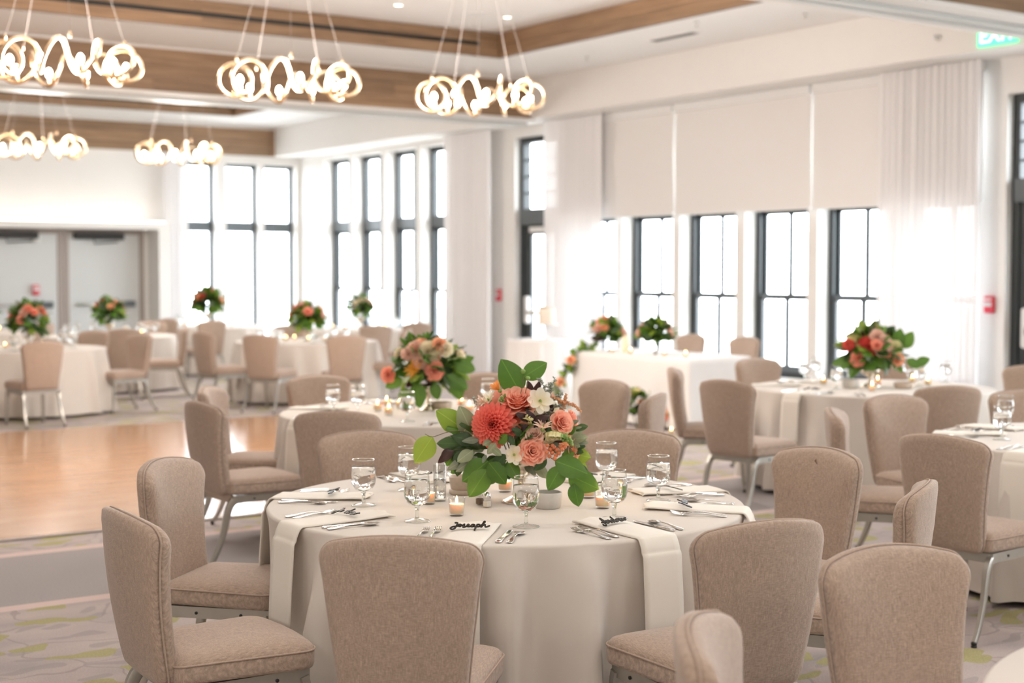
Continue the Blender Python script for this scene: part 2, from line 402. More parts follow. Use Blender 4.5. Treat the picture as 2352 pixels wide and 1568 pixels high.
# far wall with three window openings
fw = [(10.45, 11.13, .2, 3.72), (11.33, 12.02, .2, 3.72), (12.12, 12.80, .2, 3.72)]
fb = MB(); x = XL
for (a, b, z0, z1) in fw:
    fb.box((x, YF, 0), (a, YF+.3, 4.9)); fb.box((a, YF, 0), (b, YF+.3, z0)); fb.box((a, YF, z1), (b, YF+.3, 4.9)); x = b
fb.box((x, YF, 0), (WX, YF+.3, 4.9))
struct(fb.build('wall_front', 'white_paint', smooth=False))
# ceilings: flat border at CEIL with raised trays
trays = [(-3.0, 10.4, 10.72, 15.82), (-3.0, 19.2, 10.80, 24.35), (-3.0, -4.0, 10.72, 6.2)]
cb = MB(); ys = YB
for (x0, y0, x1, y1) in sorted(trays, key=lambda t: t[1]):
    cb.box((XL, ys, CEIL), (WX, y0, TRAY)); cb.box((XL, y0, CEIL), (x0, y1, TRAY)); cb.box((x1, y0, CEIL), (WX, y1, TRAY)); ys = y1
cb.box((XL, ys, CEIL), (WX, YF, TRAY))
cb.box((XL, YB, TRAY), (WX+WT, YF+.3, TRAY+.15))
struct(cb.build('ceiling', 'ceiling', smooth=False), 'white ceiling with raised timber-lined trays')
struct(MB().box((12.25, YB, 3.87), (WX, YF, CEIL)).build('trim_1', 'white_paint', smooth=False), 'white boxed soffit along the window wall')
def boards(parent, x0, y0, x1, y1, z0, z1, rows, axis, face, length=2.4, th=.022):
    """planks fixed on a vertical face; axis = run direction, face = outward sign on the other axis"""
    h = (z1-z0)/rows; k = 0
    for r in range(rows):
        lo, hi = (x0, x1) if axis == 'x' else (y0, y1); p = lo+((r*.41) % 1)*length-length
        while p < hi:
            a, b = max(lo, p), min(hi, p+length); p += length
            if b-a < .03: continue
            z = z0+r*h; d = th*(.75+.25*R.random()); g = .0016
            bm = MB()
            if axis == 'x': ya, yb = sorted((y0, y0+face*d)); bm.box((a+g, ya, z+g), (b-g, yb, z+h-g))
            else: xa, xb = sorted((x0, x0+face*d)); bm.box((xa, a+g, z+g), (xb, b-g, z+h-g))
            bm.build('plank', 'beam_'+axis, parent, smooth=False)
# tray linings
for i, (x0, y0, x1, y1) in enumerate(trays[:2]):
    ln = struct(MB().box((x0, y1-.03, CEIL+.002), (x1, y1-.001, TRAY-.002)).box((x1-.03, y0, CEIL+.002), (x1-.001, y1-.03, TRAY-.002)).build('trim_%d' % (2+i), 'frame_black', smooth=False), 'timber lining of the ceiling tray')
    zc = CEIL+.135
    boards(ln, x0, y1-.03, x1-.05, 0, CEIL+.002, zc, 1, 'x', -1); boards(ln, x0, y1-.03, x1-.05, 0, zc+.05, TRAY-.005, 1, 'x', -1)
    boards(ln, x1-.34, y1-.03, x1-.05, 0, zc, zc+.05, 1, 'x', -1)
    boards(ln, x1-.03, y0, 0, y1-.05, CEIL+.002, TRAY-.005, 2, 'y', -1)
    MB().box((x0, y1-.031, zc+.004), (x1-.35, y1-.012, zc+.046)).build('slot_diffuser', 'black_plastic', ln, smooth=False)
# header beams between the rooms, timber faced, with the steel track of the folding partition below
def header(n, y0, y1, zb, label, x1=12.25, rows=3):
    h = struct(MB().box((XL, y0+.02, zb), (x1, y1-.02, CEIL)).build('trim_%d' % n, 'white_paint', smooth=False), label)
    boards(h, XL+3, y0+.02, x1, 0, zb, CEIL-.03, rows, 'x', -1); boards(h, XL+3, y1-.02, x1, 0, zb, CEIL-.03, rows, 'x', 1)
    c = (y0+y1)/2
    MB().box((XL, y0+.01, zb-.035), (x1+.1, c-.14, zb+.01)).box((XL, c+.14, zb-.035), (x1+.1, y1-.01, zb+.01)).build('track_flange', 'white_paint', h, smooth=False)
    MB().box((XL, c-.13, zb-.075), (x1+.12, c-.03, zb+.01)).box((XL, c+.03, zb-.075), (x1+.12, c+.13, zb+.01)).build('track_rail', 'track', h, smooth=False)
    return h
header(4, 17.29, 18.05, 3.87, 'timber header beam with a partition track between the two far rooms')
header(5, 8.22, 9.0, 3.955, 'timber header beam with a partition track above the near band of carpet')
h2 = struct(MB().box((XL, 25.83, 3.86), (12.25, YF, CEIL)).build('trim_6', 'white_paint', smooth=False), 'timber band across the top of the far wall')
boards(h2, -1, 25.83, 12.17, 0, 3.86, CEIL-.05, 3, 'x', -1)
MB().box((12.17, 25.79, 3.86), (12.25, 25.83, CEIL-.05)).build('end_board', 'beam_y', h2, smooth=False)
# low shelf with a cove light above the far doors, and its side pier
sh = struct(MB().box((1.0, 25.45, 2.42), (10.0, YF, 2.54)).box((9.78, 25.45, 0), (10.0, YF, 2.42)).build('trim_7', 'white_paint', smooth=False), 'shallow lit shelf over the grey doors in the far wall')
MB().box((1.1, 25.60, 2.54), (9.95, 25.66, 2.575)).build('cove_light_strip', 'led', sh, smooth=False)
area_light('cove_light', (5.5, 25.75, 2.6), (PI-.25, 0, 0), 8.6, 5, (1, .93, .82), sy=.1)
# baseboards
struct(MB().box((WX-.015, YB, 0), (WX, 8.40, .12)).box((WX-.015, 9.63, 0), (WX, 17.5, .12)).box((WX-.015, 18.62, 0), (WX, YF, .12)).build('baseboard_right', 'white_paint', smooth=False))
struct(MB().box((XL, YF-.015, 0), (5.2, YF, .12)).box((10.0, YF-.015, 0), (WX, YF, .12)).build('baseboard_front', 'white_paint', smooth=False))
# dance floor
df = MB().bevbox((-2.5, 9.1, 0), (7.2, 15.2, .014), .006).build('dance_floor', 'dance', smooth=False)
tag(df, 'glossy honey-brown wooden dance floor laid on the carpet', 'dance floor')
MB().box((-2.5, 9.06, .001), (7.24, 9.1, .012)).box((7.2, 9.1, .001), (7.24, 15.24, .012)).box((-2.5, 15.2, .001), (7.2, 15.24, .012)).build('edge_trim', 'door_frame', df, smooth=False)

# windows: a double-hung pair below a transom light, black frames, in openings of the window wall
def bar(mb, y0, y1, z0, z1, x, t=.04): mb.box((x, y0, z0), (x+t, y1, z1))
def make_window(n, y0, y1, z0, z1, split=2.42):
    o = struct(empty('window_%d' % n)); o.location = (0, y0, 0); wd = y1-y0; fwid = .075
    x0 = 13.09
    fr = MB(); fr.box((x0, 0, z0), (x0+.11, fwid, z1)).box((x0, wd-fwid, z0), (x0+.11, wd, z1)).box((x0, fwid, z1-.08), (x0+.11, wd-fwid, z1)).box((x0, fwid, z0), (x0+.11, wd-fwid, z0+.07))
    fr.build('frame', 'frame_black', o, smooth=False)
    MB().box((x0-.02, fwid-.01, split), (x0+.10, wd-fwid+.01, split+.19)).build('transom_bar', 'rail_grey', o, smooth=False)
    c = wd/2; rz = 1.33
    up = MB(); X = 13.16
    for a, b, p, q in ((fwid, fwid+.04, rz, split), (wd-fwid-.04, wd-fwid, rz, split), (fwid, wd-fwid, split-.05, split), (fwid, wd-fwid, rz, rz+.05)): up.box((X, a, p), (X+.035, b, q))
    up.build('upper_sash', 'frame_black', o, smooth=False)
    MB().box((X, c-.030, rz+.05), (X+.03, c+.030, split-.05)).build('muntin', 'frame_black', o, smooth=False)
    lo = MB(); X2 = 13.105
    for a, b, p, q in ((fwid, fwid+.04, z0+.07, rz), (wd-fwid-.04, wd-fwid, z0+.07, rz), (fwid, wd-fwid, rz-.025, rz+.045), (fwid, wd-fwid, z0+.07, z0+.15)): lo.box((X2, a, p), (X2+.035, b, q))
    lo.build('lower_sash', 'rail_grey', o, smooth=False)
    MB().box((X2, c-.030, z0+.15), (X2+.03, c+.030, rz)).build('muntin', 'frame_black', o, smooth=False)
    MB().box((X, c-.030, split+.19), (X+.03, c+.030, z1-.08)).build('muntin', 'frame_black', o, smooth=False)
    for x, a, b, p, q in ((X+.015, fwid+.04, c-.012, rz+.05, split-.05), (X+.015, c+.012, wd-fwid-.04, rz+.05, split-.05), (X2+.015, fwid+.04, c-.012, z0+.15, rz-.01), (X2+.015, c+.012, wd-fwid-.04, z0+.15, rz-.01), (X+.015, fwid, c-.012, split+.19, z1-.08), (X+.015, c+.012, wd-fwid, split+.19, z1-.08)):
        i = MB(); i.v = [(x, a, p), (x, b, p), (x, b, q), (x, a, q)]; i.f = [(0, 1, 2, 3)]; i.build('pane', 'pane', o, smooth=False)
    return o
wn = 1
for (a, b, z0, z1) in sorted(wins+wins2+wins0, reverse=True):
    make_window(wn, a, b, z0, z1); wn += 1
for (a, b, z0, z1) in fw:
    o = struct(empty('window_%d' % wn)); wn += 1; Y = YF+.17; c = (a+b)/2
    MB().box((a, Y, z0), (a+.06, Y+.1, z1)).box((b-.06, Y, z0), (b, Y+.1, z1)).box((a, Y, z1-.07), (b, Y+.1, z1)).box((a, Y, z0), (b, Y+.1, z0+.07)).build('frame', 'frame_black', o, smooth=False)
    MB().box((a+.05, Y-.02, 2.42), (b-.05, Y+.08, 2.62)).build('transom_bar', 'rail_grey', o, smooth=False)
    for p, q in ((z0+.07, 2.42), (2.62, z1-.07)):
        i = MB(); i.v = [(a+.06, Y+.05, p), (b-.06, Y+.05, p), (b-.06, Y+.05, q), (a+.06, Y+.05, q)]; i.f = [(0, 1, 2, 3)]; i.build('pane', 'pane', o, smooth=False)
# glazed doors in the window wall
def glazed_door(n, y0, y1, z1):
    o = struct(empty('door_%d' % n)); o.location = (0, y0, 0); wd = y1-y0; x = 13.0
    MB().box((x, 0, 0), (x+.14, .09, z1)).box((x, wd-.09, 0), (x+.14, wd, z1)).box((x, .09, z1-.09), (x+.14, wd-.09, z1)).build('frame', 'frame_black', o, smooth=False)
    MB().box((x-.05, .06, 2.38), (x+.12, wd-.06, 2.62)).build('transom_bar', 'rail_grey', o, smooth=False)
    tm = MB()
    for k in (1, 2, 3): z = 2.62+(z1-.09-2.62)*k/4; tm.box((x+.06, .09, z-.012), (x+.09, wd-.09, z+.012))
    tm.build('muntin', 'frame_black', o, smooth=False)
    lf = MB().box((x+.02, .09, .01), (x+.07, .27, 2.38)).box((x+.02, wd-.27, .01), (x+.07, wd-.09, 2.38)).box((x+.02, .27, 2.22), (x+.07, wd-.27, 2.38)).box((x+.02, .27, .01), (x+.07, wd-.27, .27)).build('leaf', 'frame_black', o, smooth=False)
    MB().box((x-.05, .2, 1.0), (x-.01, wd-.2, 1.06)).build('push_bar', 'chrome', lf, smooth=False)
    MB().bevbox((x-.05, wd-.26, .86), (x+.02, wd-.15, 1.28), .02).build('latch_case', 'white_plastic', lf, smooth=False)
    MB().box((x-.04, wd-.65, 2.26), (x+.02, wd-.3, 2.34)).build('door_closer', 'white_plastic', lf, smooth=False)
    for z0, za in ((.27, 2.22), (2.62, z1-.09)):
        i = MB(); a, b = (.27, wd-.27) if z0 < 1 else (.09, wd-.09); i.v = [(x+.05, a, z0), (x+.05, b, z0), (x+.05, b, za), (x+.05, a, za)]; i.f = [(0, 1, 2, 3)]; i.build('pane', 'pane', o, smooth=False)
glazed_door(1, 17.50, 18.62, 3.72); glazed_door(2, 8.40, 9.63, 3.50)
# grey flush doors under the shelf in the far wall
def flush_door(n, x0, x1):
    o = struct(empty('door_%d' % n)); Y = YF
    MB().box((x0-.09, Y-.03, 0), (x0, Y, 2.42)).box((x1, Y-.03, 0), (x1+.09, Y, 2.42)).box((x0, Y-.03, 2.33), (x1, Y, 2.42)).build('frame', 'door_frame', o, smooth=False)
    lf = MB().box((x0+.005, Y-.02, .01), (x1-.005, Y, 2.325)).build('leaf', 'door_grey', o, smooth=False)
    MB().bevbox((x0+.08, Y-.11, 2.24), (x0+1.0, Y-.02, 2.36), .01).build('door_closer', 'black_plastic', lf, smooth=False)
    MB().tube([(x0+.45, Y-.07, 2.24), (x0+.45, Y-.10, 2.17), (x0+.9, Y-.04, 2.2)], .012, 6).build('closer_arm', 'black_plastic', lf)
    MB().bevbox((x0+.10, Y-.08, 1.05), (x1-.2, Y-.05, 1.10), .006).build('push_bar', 'chrome', lf, smooth=False)
    MB().bevbox((x1-.42, Y-.10, 1.02), (x1-.1, Y-.02, 1.13), .008).build('latch_case', 'rail_grey', lf, smooth=False)
flush_door(3, 8.30, 9.60)
flush_door(4, 6.75, 8.10)

# ------------------------------------------------------------------ roller shades and sheer curtains
def roller_shade(y0, y1, zb, label):
    dx = 0
    o = MB().grid(lambda u, v: (12.80+dx+.004*sin(v*9), y0+(y1-y0)*u, zb+(3.86-zb)*v), 2, 10).build('roller_shade', 'shade')
    tag(o, label, 'blind', 'white roller shades over the windows')
    MB().box((12.788, y0, zb-.03), (12.812, y1, zb)).build('hem_bar', 'white_plastic', o, smooth=False)
    MB().box((12.76+dx*.5, y0+.01, 3.76), (12.86, y1-.01, 3.865)).build('cassette', 'white_plastic', o, smooth=False)
roller_shade(14.775, 17.40, 2.44, 'white roller shade half hidden by the curtain beside the glazed door')
roller_shade(12.30, 14.755, 2.43, 'wide middle white roller shade drawn over the tall windows')
roller_shade(9.86, 12.28, 2.42, 'white roller shade running behind the wide sheer curtain')
def curtain(p0, p1, z0, z1, waves, amp, label, seed):
    p0, p1 = Vector(p0), Vector(p1); d = p1-p0; n = Vector((-d.y, d.x, 0)).normalized(); rr = random.Random(seed)
    ph = [rr.uniform(-.5, .5) for _ in range(waves*2+3)]
    def fn(u, v):
        q = u*waves*2; i = int(q); t = q-i; k = ph[i]*(1-t)+ph[i+1]*t
        a = amp*(.55+.45*(1-v))*(1+.5*k)
        p = p0+d*(u+.012*sin(7*u+3)*(1-v))+n*(a*sin(2*PI*waves*u+k*1.6))
        return (p.x, p.y, z0+(z1-z0)*v)
    o = MB().grid(fn, waves*10, 14).build('curtain', 'sheer'); tag(o, label, 'curtain')
    MB().grid(lambda u, v: (fn(u, .0)[0], fn(u, 0)[1], z0+.06*v), waves*10, 1).build('hem', 'sheer', o)
    return o
curtain((12.66, 9.78, 0), (12.66, 11.16, 0), .02, 3.86, 15, .045, 'wide white sheer curtain hanging beside the red fire alarm pull', 1)
curtain((12.66, 16.12, 0), (12.66, 17.52, 0), .02, 3.86, 13, .045, 'white sheer curtain hanging between the glazed door and the roller shades', 2)
curtain((12.66, 18.95, 0), (12.66, 20.32, 0), .02, 3.86, 12, .05, 'white sheer curtain in the far room left of the glazed door', 3)
curtain((10.02, 25.80, 0), (10.48, 25.80, 0), .02, 3.84, 5, .04, 'narrow sheer curtain at the corner of the lit shelf', 4)

# ------------------------------------------------------------------ small fixtures on walls and ceiling
def fire_pull(loc, rz, label):
    o = MB().bevbox((-.06, -.05, -.09), (.06, 0, .09), .012).build('fire_alarm_pull', 'alarm_red', smooth=False)
    o.location = loc; o.rotation_euler = (0, 0, rz); tag(o, label, 'fire alarm')
    MB().box((-.045, -.058, -.02), (.045, -.05, .025)).build('pull_handle', 'white_plastic', o, smooth=False)
    MB().box((-.045, -.054, .045), (.045, -.05, .065)).build('sign_plate', 'white_plastic', o, smooth=False)
fire_pull((12.9, 9.80, 1.31), -PI/2, 'red fire alarm pull on the wall beside the wide curtain')
fire_pull((12.9, 19.04, 1.29), -PI/2, 'red fire alarm pull between curtain and tall glazed door')
fire_pull((7.70, 25.97, 1.34), 0, 'small red fire alarm pull on the far door panel')
st = MB().bevbox((-.06, -.05, -.07), (.06, 0, .07), .012).build('strobe_light', 'white_plastic', None, smooth=False, loc=(7.74, 25.97, 2.22)); tag(st, 'white strobe box high above the small far fire alarm', 'strobe')
MB().bevbox((-.035, -.07, -.03), (.035, -.05, .03), .006).build('lens', 'pane', st, smooth=False)
# exit sign on the soffit face
es = MB().box((12.225, 9.02, 3.90), (12.235, 9.50, 4.13)).build('exit_sign', 'exit_green', smooth=False)
tag(es, 'green glowing exit sign mounted on the white soffit', 'exit sign')
MB().box((12.20, 9.0, 4.13), (12.25, 9.52, 4.17)).build('housing', 'white_plastic', es, smooth=False)
tcu = bpy.data.curves.new('exit_letters', 'FONT'); tcu.body = 'EXIT'; tcu.size = .21; tcu.extrude = .003; tcu.align_x = 'CENTER'
tcu.materials.append(M['exit_white'])
tmp = bpy.data.objects.new('lettering_curve', tcu); COL.objects.link(tmp); bpy.context.view_layer.update()
tme = bpy.data.meshes.new_from_object(tmp.evaluated_get(bpy.context.evaluated_depsgraph_get())); bpy.data.objects.remove(tmp)
to = put('lettering', tme, es); to.location = (12.22, 9.26, 3.935); to.rotation_euler = (PI/2, 0, -PI/2)
vt = MB().box((11.30, 12.75, CEIL-.012), (11.46, 13.55, CEIL)).build('ceiling_vent', 'white_plastic', smooth=False); tag(vt, 'long black slot air vent in the white ceiling border', 'vent')
MB().box((11.325, 12.78, CEIL-.016), (11.435, 13.52, CEIL-.011)).build('slot', 'black_plastic', vt, smooth=False)
def sprinkler(loc, rot, label):
    o = MB().lathe([(.03, 0), (.03, -.008), (.012, -.012), (.01, -.05), (.022, -.052), (.022, -.056)], 12, cap=True).build('sprinkler_head', 'chrome'); o.location = loc; o.rotation_euler = rot
    tag(o, label, 'sprinkler')
sprinkler((12.25, 10.0, 4.07), (0, PI/2, 0), 'small chrome sprinkler on the soffit beside the exit sign')
def ceil_pt(px, py, z): p = at(px, py, z); return (p.x, p.y, z)
for px, py, lb in ((1600, 50, 'small sprinkler in the ceiling border beyond the slot vent'), (1348, 130, 'small sprinkler in the ceiling border near the tray corner'), (1850, 31, 'small sprinkler in the ceiling border near the near header beam')):
    sprinkler(ceil_pt(px, py, CEIL), (0, 0, 0), lb)
def downlight(loc, label, group=None, power=0):
    o = empty('downlight', loc); tag(o, label, 'ceiling light', group)
    MB().lathe([(.045, -.002), (.062, -.006), (.068, -.001), (.068, .0)], 20).build('trim_ring', 'white_plastic', o)
    MB().lathe([(.001, -.001), (.046, -.001)], 20).build('lens', 'down', o)
    if power: area_light('lamp', (0, 0, -.02), (0, 0, 0), .12, power, WARMW, 'DISK', parent=o, spread=rad(150))
downlight(ceil_pt(915, 12, TRAY), 'small round downlight in the raised ceiling, the one further from the corner')
downlight(ceil_pt(1165, 40, TRAY), 'small round downlight in the raised ceiling nearest the tray corner')
sp_ = MB().lathe([(.001, -.006), (.10, -.006), (.11, -.003), (.11, 0)], 24).build('ceiling_speaker', 'white_plastic'); sp_.location = ceil_pt(1095, 32, TRAY); tag(sp_, 'round ceiling speaker grille in the raised ceiling', 'speaker')
# ------------------------------------------------------------------ chandeliers: two interlaced wavy brass rings with candle bulbs
def make_chandelier():
    o = empty('chandelier'); RR = .47; A = .13; turns = 10; n = 320
    pts = []
    for i in range(n):
        a = 2*PI*i/n; ph = turns*a; r = RR+A*cos(ph); pts.append((r*cos(a), r*sin(a), A*sin(ph)))
    MB().tube(pts, .0155, 8, closed=True).build('coiled_tube', 'gold_tube', o)
    for i in range(turns):
        a = 2*PI*(i+.75)/turns; c = (RR*cos(a), RR*sin(a), -A+.012)
        s_ = MB().lathe([(.008, 0), (.02, .006), (.018, .05), (.011, .056)], 10, c).build('bulb_socket', 'socket', o)
        MB().lathe([(.010, .052), (.021, .066), (.027, .088), (.025, .110), (.013, .128), (.001, .134)], 12, c).build('bulb', 'bulb', s_)
    for i in range(5):
        a = 2*PI*(i+.25)/5
        MB().tube([(RR*cos(a), RR*sin(a), A+.012), (.1*cos(a), .1*sin(a), TRAY-3.29-.03)], .0013, 5).build('cable', 'cable', o)
        MB().lathe([(.001, -.02), (.012, -.018), (.012, .012), (.004, .03)], 8, (RR*cos(a), RR*sin(a), A+.02)).build('cable_clamp', 'gold_tube', o)
    MB().lathe([(.001, TRAY-3.29-.04), (.13, TRAY-3.29-.035), (.14, TRAY-3.29-.01), (.14, TRAY-3.29)], 24).build('canopy', 'gold_tube', o)
    return o
ch0 = make_chandelier(); CH = 'wavy brass ring chandeliers'
chs = [((7.56, 11.48), 'brass wavy-ring chandelier hanging nearest the window wall in front of the beam'), ((5.60, 11.49), 'brass wavy-ring chandelier, the middle of the three large ones'),
       ((3.66, 11.50), 'brass wavy-ring chandelier cut by the left picture edge, largest of all'), ((7.72, 19.32), 'smaller-looking far chandelier hanging above the far bright windows'), ((5.80, 19.33), 'far chandelier above the lit shelf and grey doors')]
for i, ((x, y), lb) in enumerate(chs):
    c = ch0 if i == 0 else dup(ch0, (0, 0, 0), 0, lb, 'chandelier', CH)
    c.location = (x, y, 3.29); c.rotation_euler.z = i*.21; tag(c, lb, 'chandelier', CH)
    point_light('chandelier_lamp', (x, y, 3.29), 150 if y < 15 else 105, WARM, .35)

# ------------------------------------------------------------------ tables
TAB = dict(front=(3.18, 4.65), second=(4.82, 7.97), curtain=(8.68, 7.68), edge=(7.02, 4.54), corner=(3.14, 1.24), left=(5.0, 17.3), door=(6.98, 20.1),
           middle=(8.54, 17.07), rear=(9.55, 22.7), tall=(11.1, 20.3), hid=(5.9, 22.6))
TR, TH = .92, .76
TNAME = dict(front='nearest round table', second='second round table behind the large bouquet', curtain='round table near the wide sheer curtain', edge='round table at the right picture edge', corner='table at the bottom right corner',
             left='leftmost table beyond the dance floor', door='table in front of the grey door', middle='middle table beyond the dance floor', rear='farthest table by the far windows', tall='far table beside the tall windows', hid='far table behind the leftmost one')
def dirof(key, px, py): p = at(px, py, TH); c = TAB[key]; return math.degrees(math.atan2(p.y-c[1], p.x-c[0]))
def cloth_mesh(R0, H, seed, hem=.035, flare=.075, folds=14, amp=.075, n=208, at_=None):
    rr = random.Random(seed); mb = MB()
    cs = []
    for k in range(folds):
        a = 2*PI*(k+rr.uniform(-.33, .33))/folds; cs.append((a, rr.uniform(.55, 1.25), rr.uniform(.065, .13), rr.uniform(-.12, .12)))
    if at_: cs = [(rad(a), rr.uniform(1.0, 1.5), rr.uniform(.07, .11), rr.uniform(-.06, .06)) for a in at_]
    def fold(phi, t):
        s_ = 0
        for a, m, wd, sl in cs:
            d = (phi-a-sl*t*.6+PI) % (2*PI)-PI; w_ = wd*(1.25-.45*t); s_ += m*(math.exp(-(d/w_)**2) if d < 0 else math.exp(-(d/(w_*.42))**2))
        return s_-.45
    rings = []
    for r in (.003, .2, .45, .7, .85): rings.append([(R0*r*cos(2*PI*j/n), R0*r*sin(2*PI*j/n), H) for j in range(n)])
    for k in range(5):
        a = PI/2*k/4; rings.append([((R0-.012+.012*sin(a))*cos(2*PI*j/n), (R0-.012+.012*sin(a))*sin(2*PI*j/n), H-.012+.012*cos(a)) for j in range(n)])
    for k in range(1, 19):
        t = k/18; z = H-.012-(H-.012-hem)*t; ring = []
        for j in range(n):
            p = 2*PI*j/n; r = R0+flare*t+amp*(t**.6)*fold(p, t)*1.35+.004*sin(p*29+t*5)*t
            ring.append((r*cos(p), r*sin(p), z))
        rings.append(ring)
    mb.loft(rings, cap=False); i = len(mb.v); mb.v.append((0, 0, H)); mb.f += [(i, j, (j+1) % n) for j in range(n)]
    mb.f = [f[::-1] if len(f) == 3 else f for f in mb.f]; return mb
for key, (x, y) in TAB.items():
    sd = list(TAB).index(key)
    fa = [dirof('front', *q) for q in ((1362, 1250), (1185, 1258), (1010, 1255), (775, 1226), (1592, 1214))]+[20, 60, 95, 130] if sd == 0 else None
    o = cloth_mesh(TR, TH, 40+sd, at_=fa, amp=.085 if sd else .12).build('tablecloth', 'cloth', None, loc=(x, y, 0)); o.rotation_euler.z = sd*.9 if sd else 0
    tag(o, 'ivory floor-length tablecloth over the '+TNAME[key], 'tablecloth', 'ivory round tablecloths')
    t = empty('banquet_table', (x, y, 0)); tag(t, 'round folding table hidden under the cloth of the '+TNAME[key], 'table', 'round banquet tables')
    if sd == 0:
        top_me = MB().lathe([(.001, .725), (.74, .725), (.745, .735), (.745, .748), (.73, .752), (.001, .752)], 48).mesh('tabletop', 'door_frame')
        leg_me = MB().tube([(.36, 0, .725), (.40, 0, .40), (.42, 0, 0)], .016, 8).mesh('leg', 'silver_paint')
    put('tabletop', top_me, t)
    for k in range(4): put('leg', leg_me, t, rot=(0, 0, PI/4+k*PI/2))

# ------------------------------------------------------------------ banquet chairs
def back_outline(inset=0, n=8):
    """tapered outline (x, z): rounded top corners, slightly crowned top"""
    zb, zt = .395+inset, .920-inset; CR = .021
    def hw(z): t = (z-.395)/.52; return .177+.062*t**1.1-inset
    pts = []; rt, rb = .058, .03
    def arc(cx, cz, r, a0, a1):
        for k in range(n+1):
            a = a0+(a1-a0)*k/n; pts.append((cx+r*cos(a), cz+r*sin(a)))
    for k in range(8): z = zb+rb+(zt-rt-CR-zb-rb)*k/8; pts.append((hw(z), z))
    arc(hw(zt-rt)-rt, zt-rt-CR, rt, 0, PI/2-.12)
    for k in range(1, 10): u = 1-2*k/10; x = u*(hw(zt)-rt); pts.append((x, zt-CR*u*u))
    arc(-hw(zt-rt)+rt, zt-rt-CR, rt, PI/2+.12, PI)
    for k in range(1, 9): z = zt-rt-CR-(zt-rt-CR-zb-rb)*k/8; pts.append((-hw(z), z))
    arc(-hw(zb)+rb, zb+rb, rb, PI, 1.5*PI)
    for k in range(1, 6): pts.append((-(hw(zb)-rb)+2*(hw(zb)-rb)*k/6, zb))
    arc(hw(zb)-rb, zb+rb, rb, 1.5*PI, 2*PI-.2)
    return pts
def back_fn(x, z, t):
    q = (z-.395)/.52; y = -.215-.085*q-.012*sin(PI*q)+.95*x*x*(.35+.65*q)+t
    return (x, y, z-t*.15)
def make_chair():
    o = empty('banquet_chair'); OL = back_outline()
    MB().slab(OL, (0, .66), [(0, .062), (.35, .061), (.70, .056), (.88, .048), (.955, .039), (.99, .026), (1.0, .012), (.998, .001), (.9, 0), (0, 0)], back_fn).build('backrest', 'fabric', o)
    MB().slab(OL, (0, .66), [(0, -.0005), (.9, -.0005), (.998, -.0015), (1.002, -.012), (.993, -.023), (.965, -.0305), (.86, -.034), (.4, -.036), (0, -.036)], back_fn).build('back_panel', 'fabric', o)
    pip = [back_fn(0+(u)*1.006, .66+(v-.66)*1.004, -.001) for u, v in OL]
    MB().tube(pip, .0036, 6, closed=True).build('piping', 'piping', o)
    so = []
    def seg(cx, cy, r, a0, a1):
        for k in range(7): a = a0+(a1-a0)*k/6; so.append((cx+r*cos(a), cy+r*sin(a)))
    seg(.235-.055, .265-.055, .055, 0, PI/2); 
    for k in range(1, 8): u = 1-2*k/8; so.append((u*.18, .265+.012*(1-u*u)))
    seg(-.235+.055, .265-.055, .055, PI/2, PI)
    for k in range(1, 8): t = k/8; so.append((-.235+.03*t, .21-.37*t))
    seg(-.205+.03, -.195+.03, .03, PI, 1.5*PI); seg(.205-.03, -.195+.03, .03, 1.5*PI, 2*PI)
    for k in range(1, 8): t = 1-k/8; so.append((.235-.03*t, .21-.37*t))
    MB().slab(so, (0, .03), [(0, .395), (.9, .395), (.985, .400), (1.0, .412), (1.005, .432), (1.0, .452), (.985, .466), (.95, .477), (.85, .487), (.6, .496), (.3, .499), (0, .500)], lambda u, v, t: (u, v, t)).build('seat', 'fabric', o)
    pp = [(u*1.006, v*1.006-.0002, .458) for u, v in so]
    MB().tube(pp, .0035, 6, closed=True).build('seat_piping', 'piping', o)
    fr = MB().box((-.205, .225, .352), (.205, .243, .395)).box((-.19, -.185, .352), (.19, -.168, .395))
    for s in (-1, 1):
        a, b = sorted((s*.190, s*.208)); fr.box((a, -.18, .352), (b, .24, .395))
    f = fr.build('seat_frame', 'silver_paint', o, smooth=False)
    for s in (-1, 1):
        for yy in (-.05, .13): MB().tube([(s*.207, yy, .372), (s*.2115, yy, .372)], .006, 8).build('screw', 'black_plastic', f)
    for s in (-1, 1):
        p = bez((s*.192, -.13, .372), (s*.194, -.215, .385), (s*.196, -.215, .26), (s*.200, -.235, .20), 9)+bez((s*.200, -.235, .20), (s*.203, -.26, .12), (s*.206, -.29, .06), (s*.210, -.325, .020), 6)[1:]
        r = [(.0155-.006*k/(len(p)-1), .0225-.010*k/(len(p)-1)) for k in range(len(p))]
        l = sharp(MB().tube(p, r, flat=True).build('leg', 'silver_paint', o))
        MB().lathe([(.001, 0), (.013, .001), (.013, .008), (.009, .010), (.013, .012), (.013, .022), (.008, .026)], 10, (s*.2105, -.328, 0)).build('glide', 'black_plastic', l)
        p = bez((s*.194, .222, .372), (s*.197, .25, .30), (s*.199, .235, .18), (s*.204, .262, .020), 9)
        r = [(.0155-.006*k/9, .0225-.010*k/9) for k in range(10)]
        l = sharp(MB().tube(p, r, flat=True).build('leg', 'silver_paint', o))
        MB().lathe([(.001, 0), (.013, .001), (.013, .008), (.009, .010), (.013, .012), (.013, .022), (.008, .026)], 10, (s*.2042, .264, 0)).build('glide', 'black_plastic', l)
    return o
CH0 = make_chair(); used = [False]; CG = 'taupe upholstered banquet chairs'
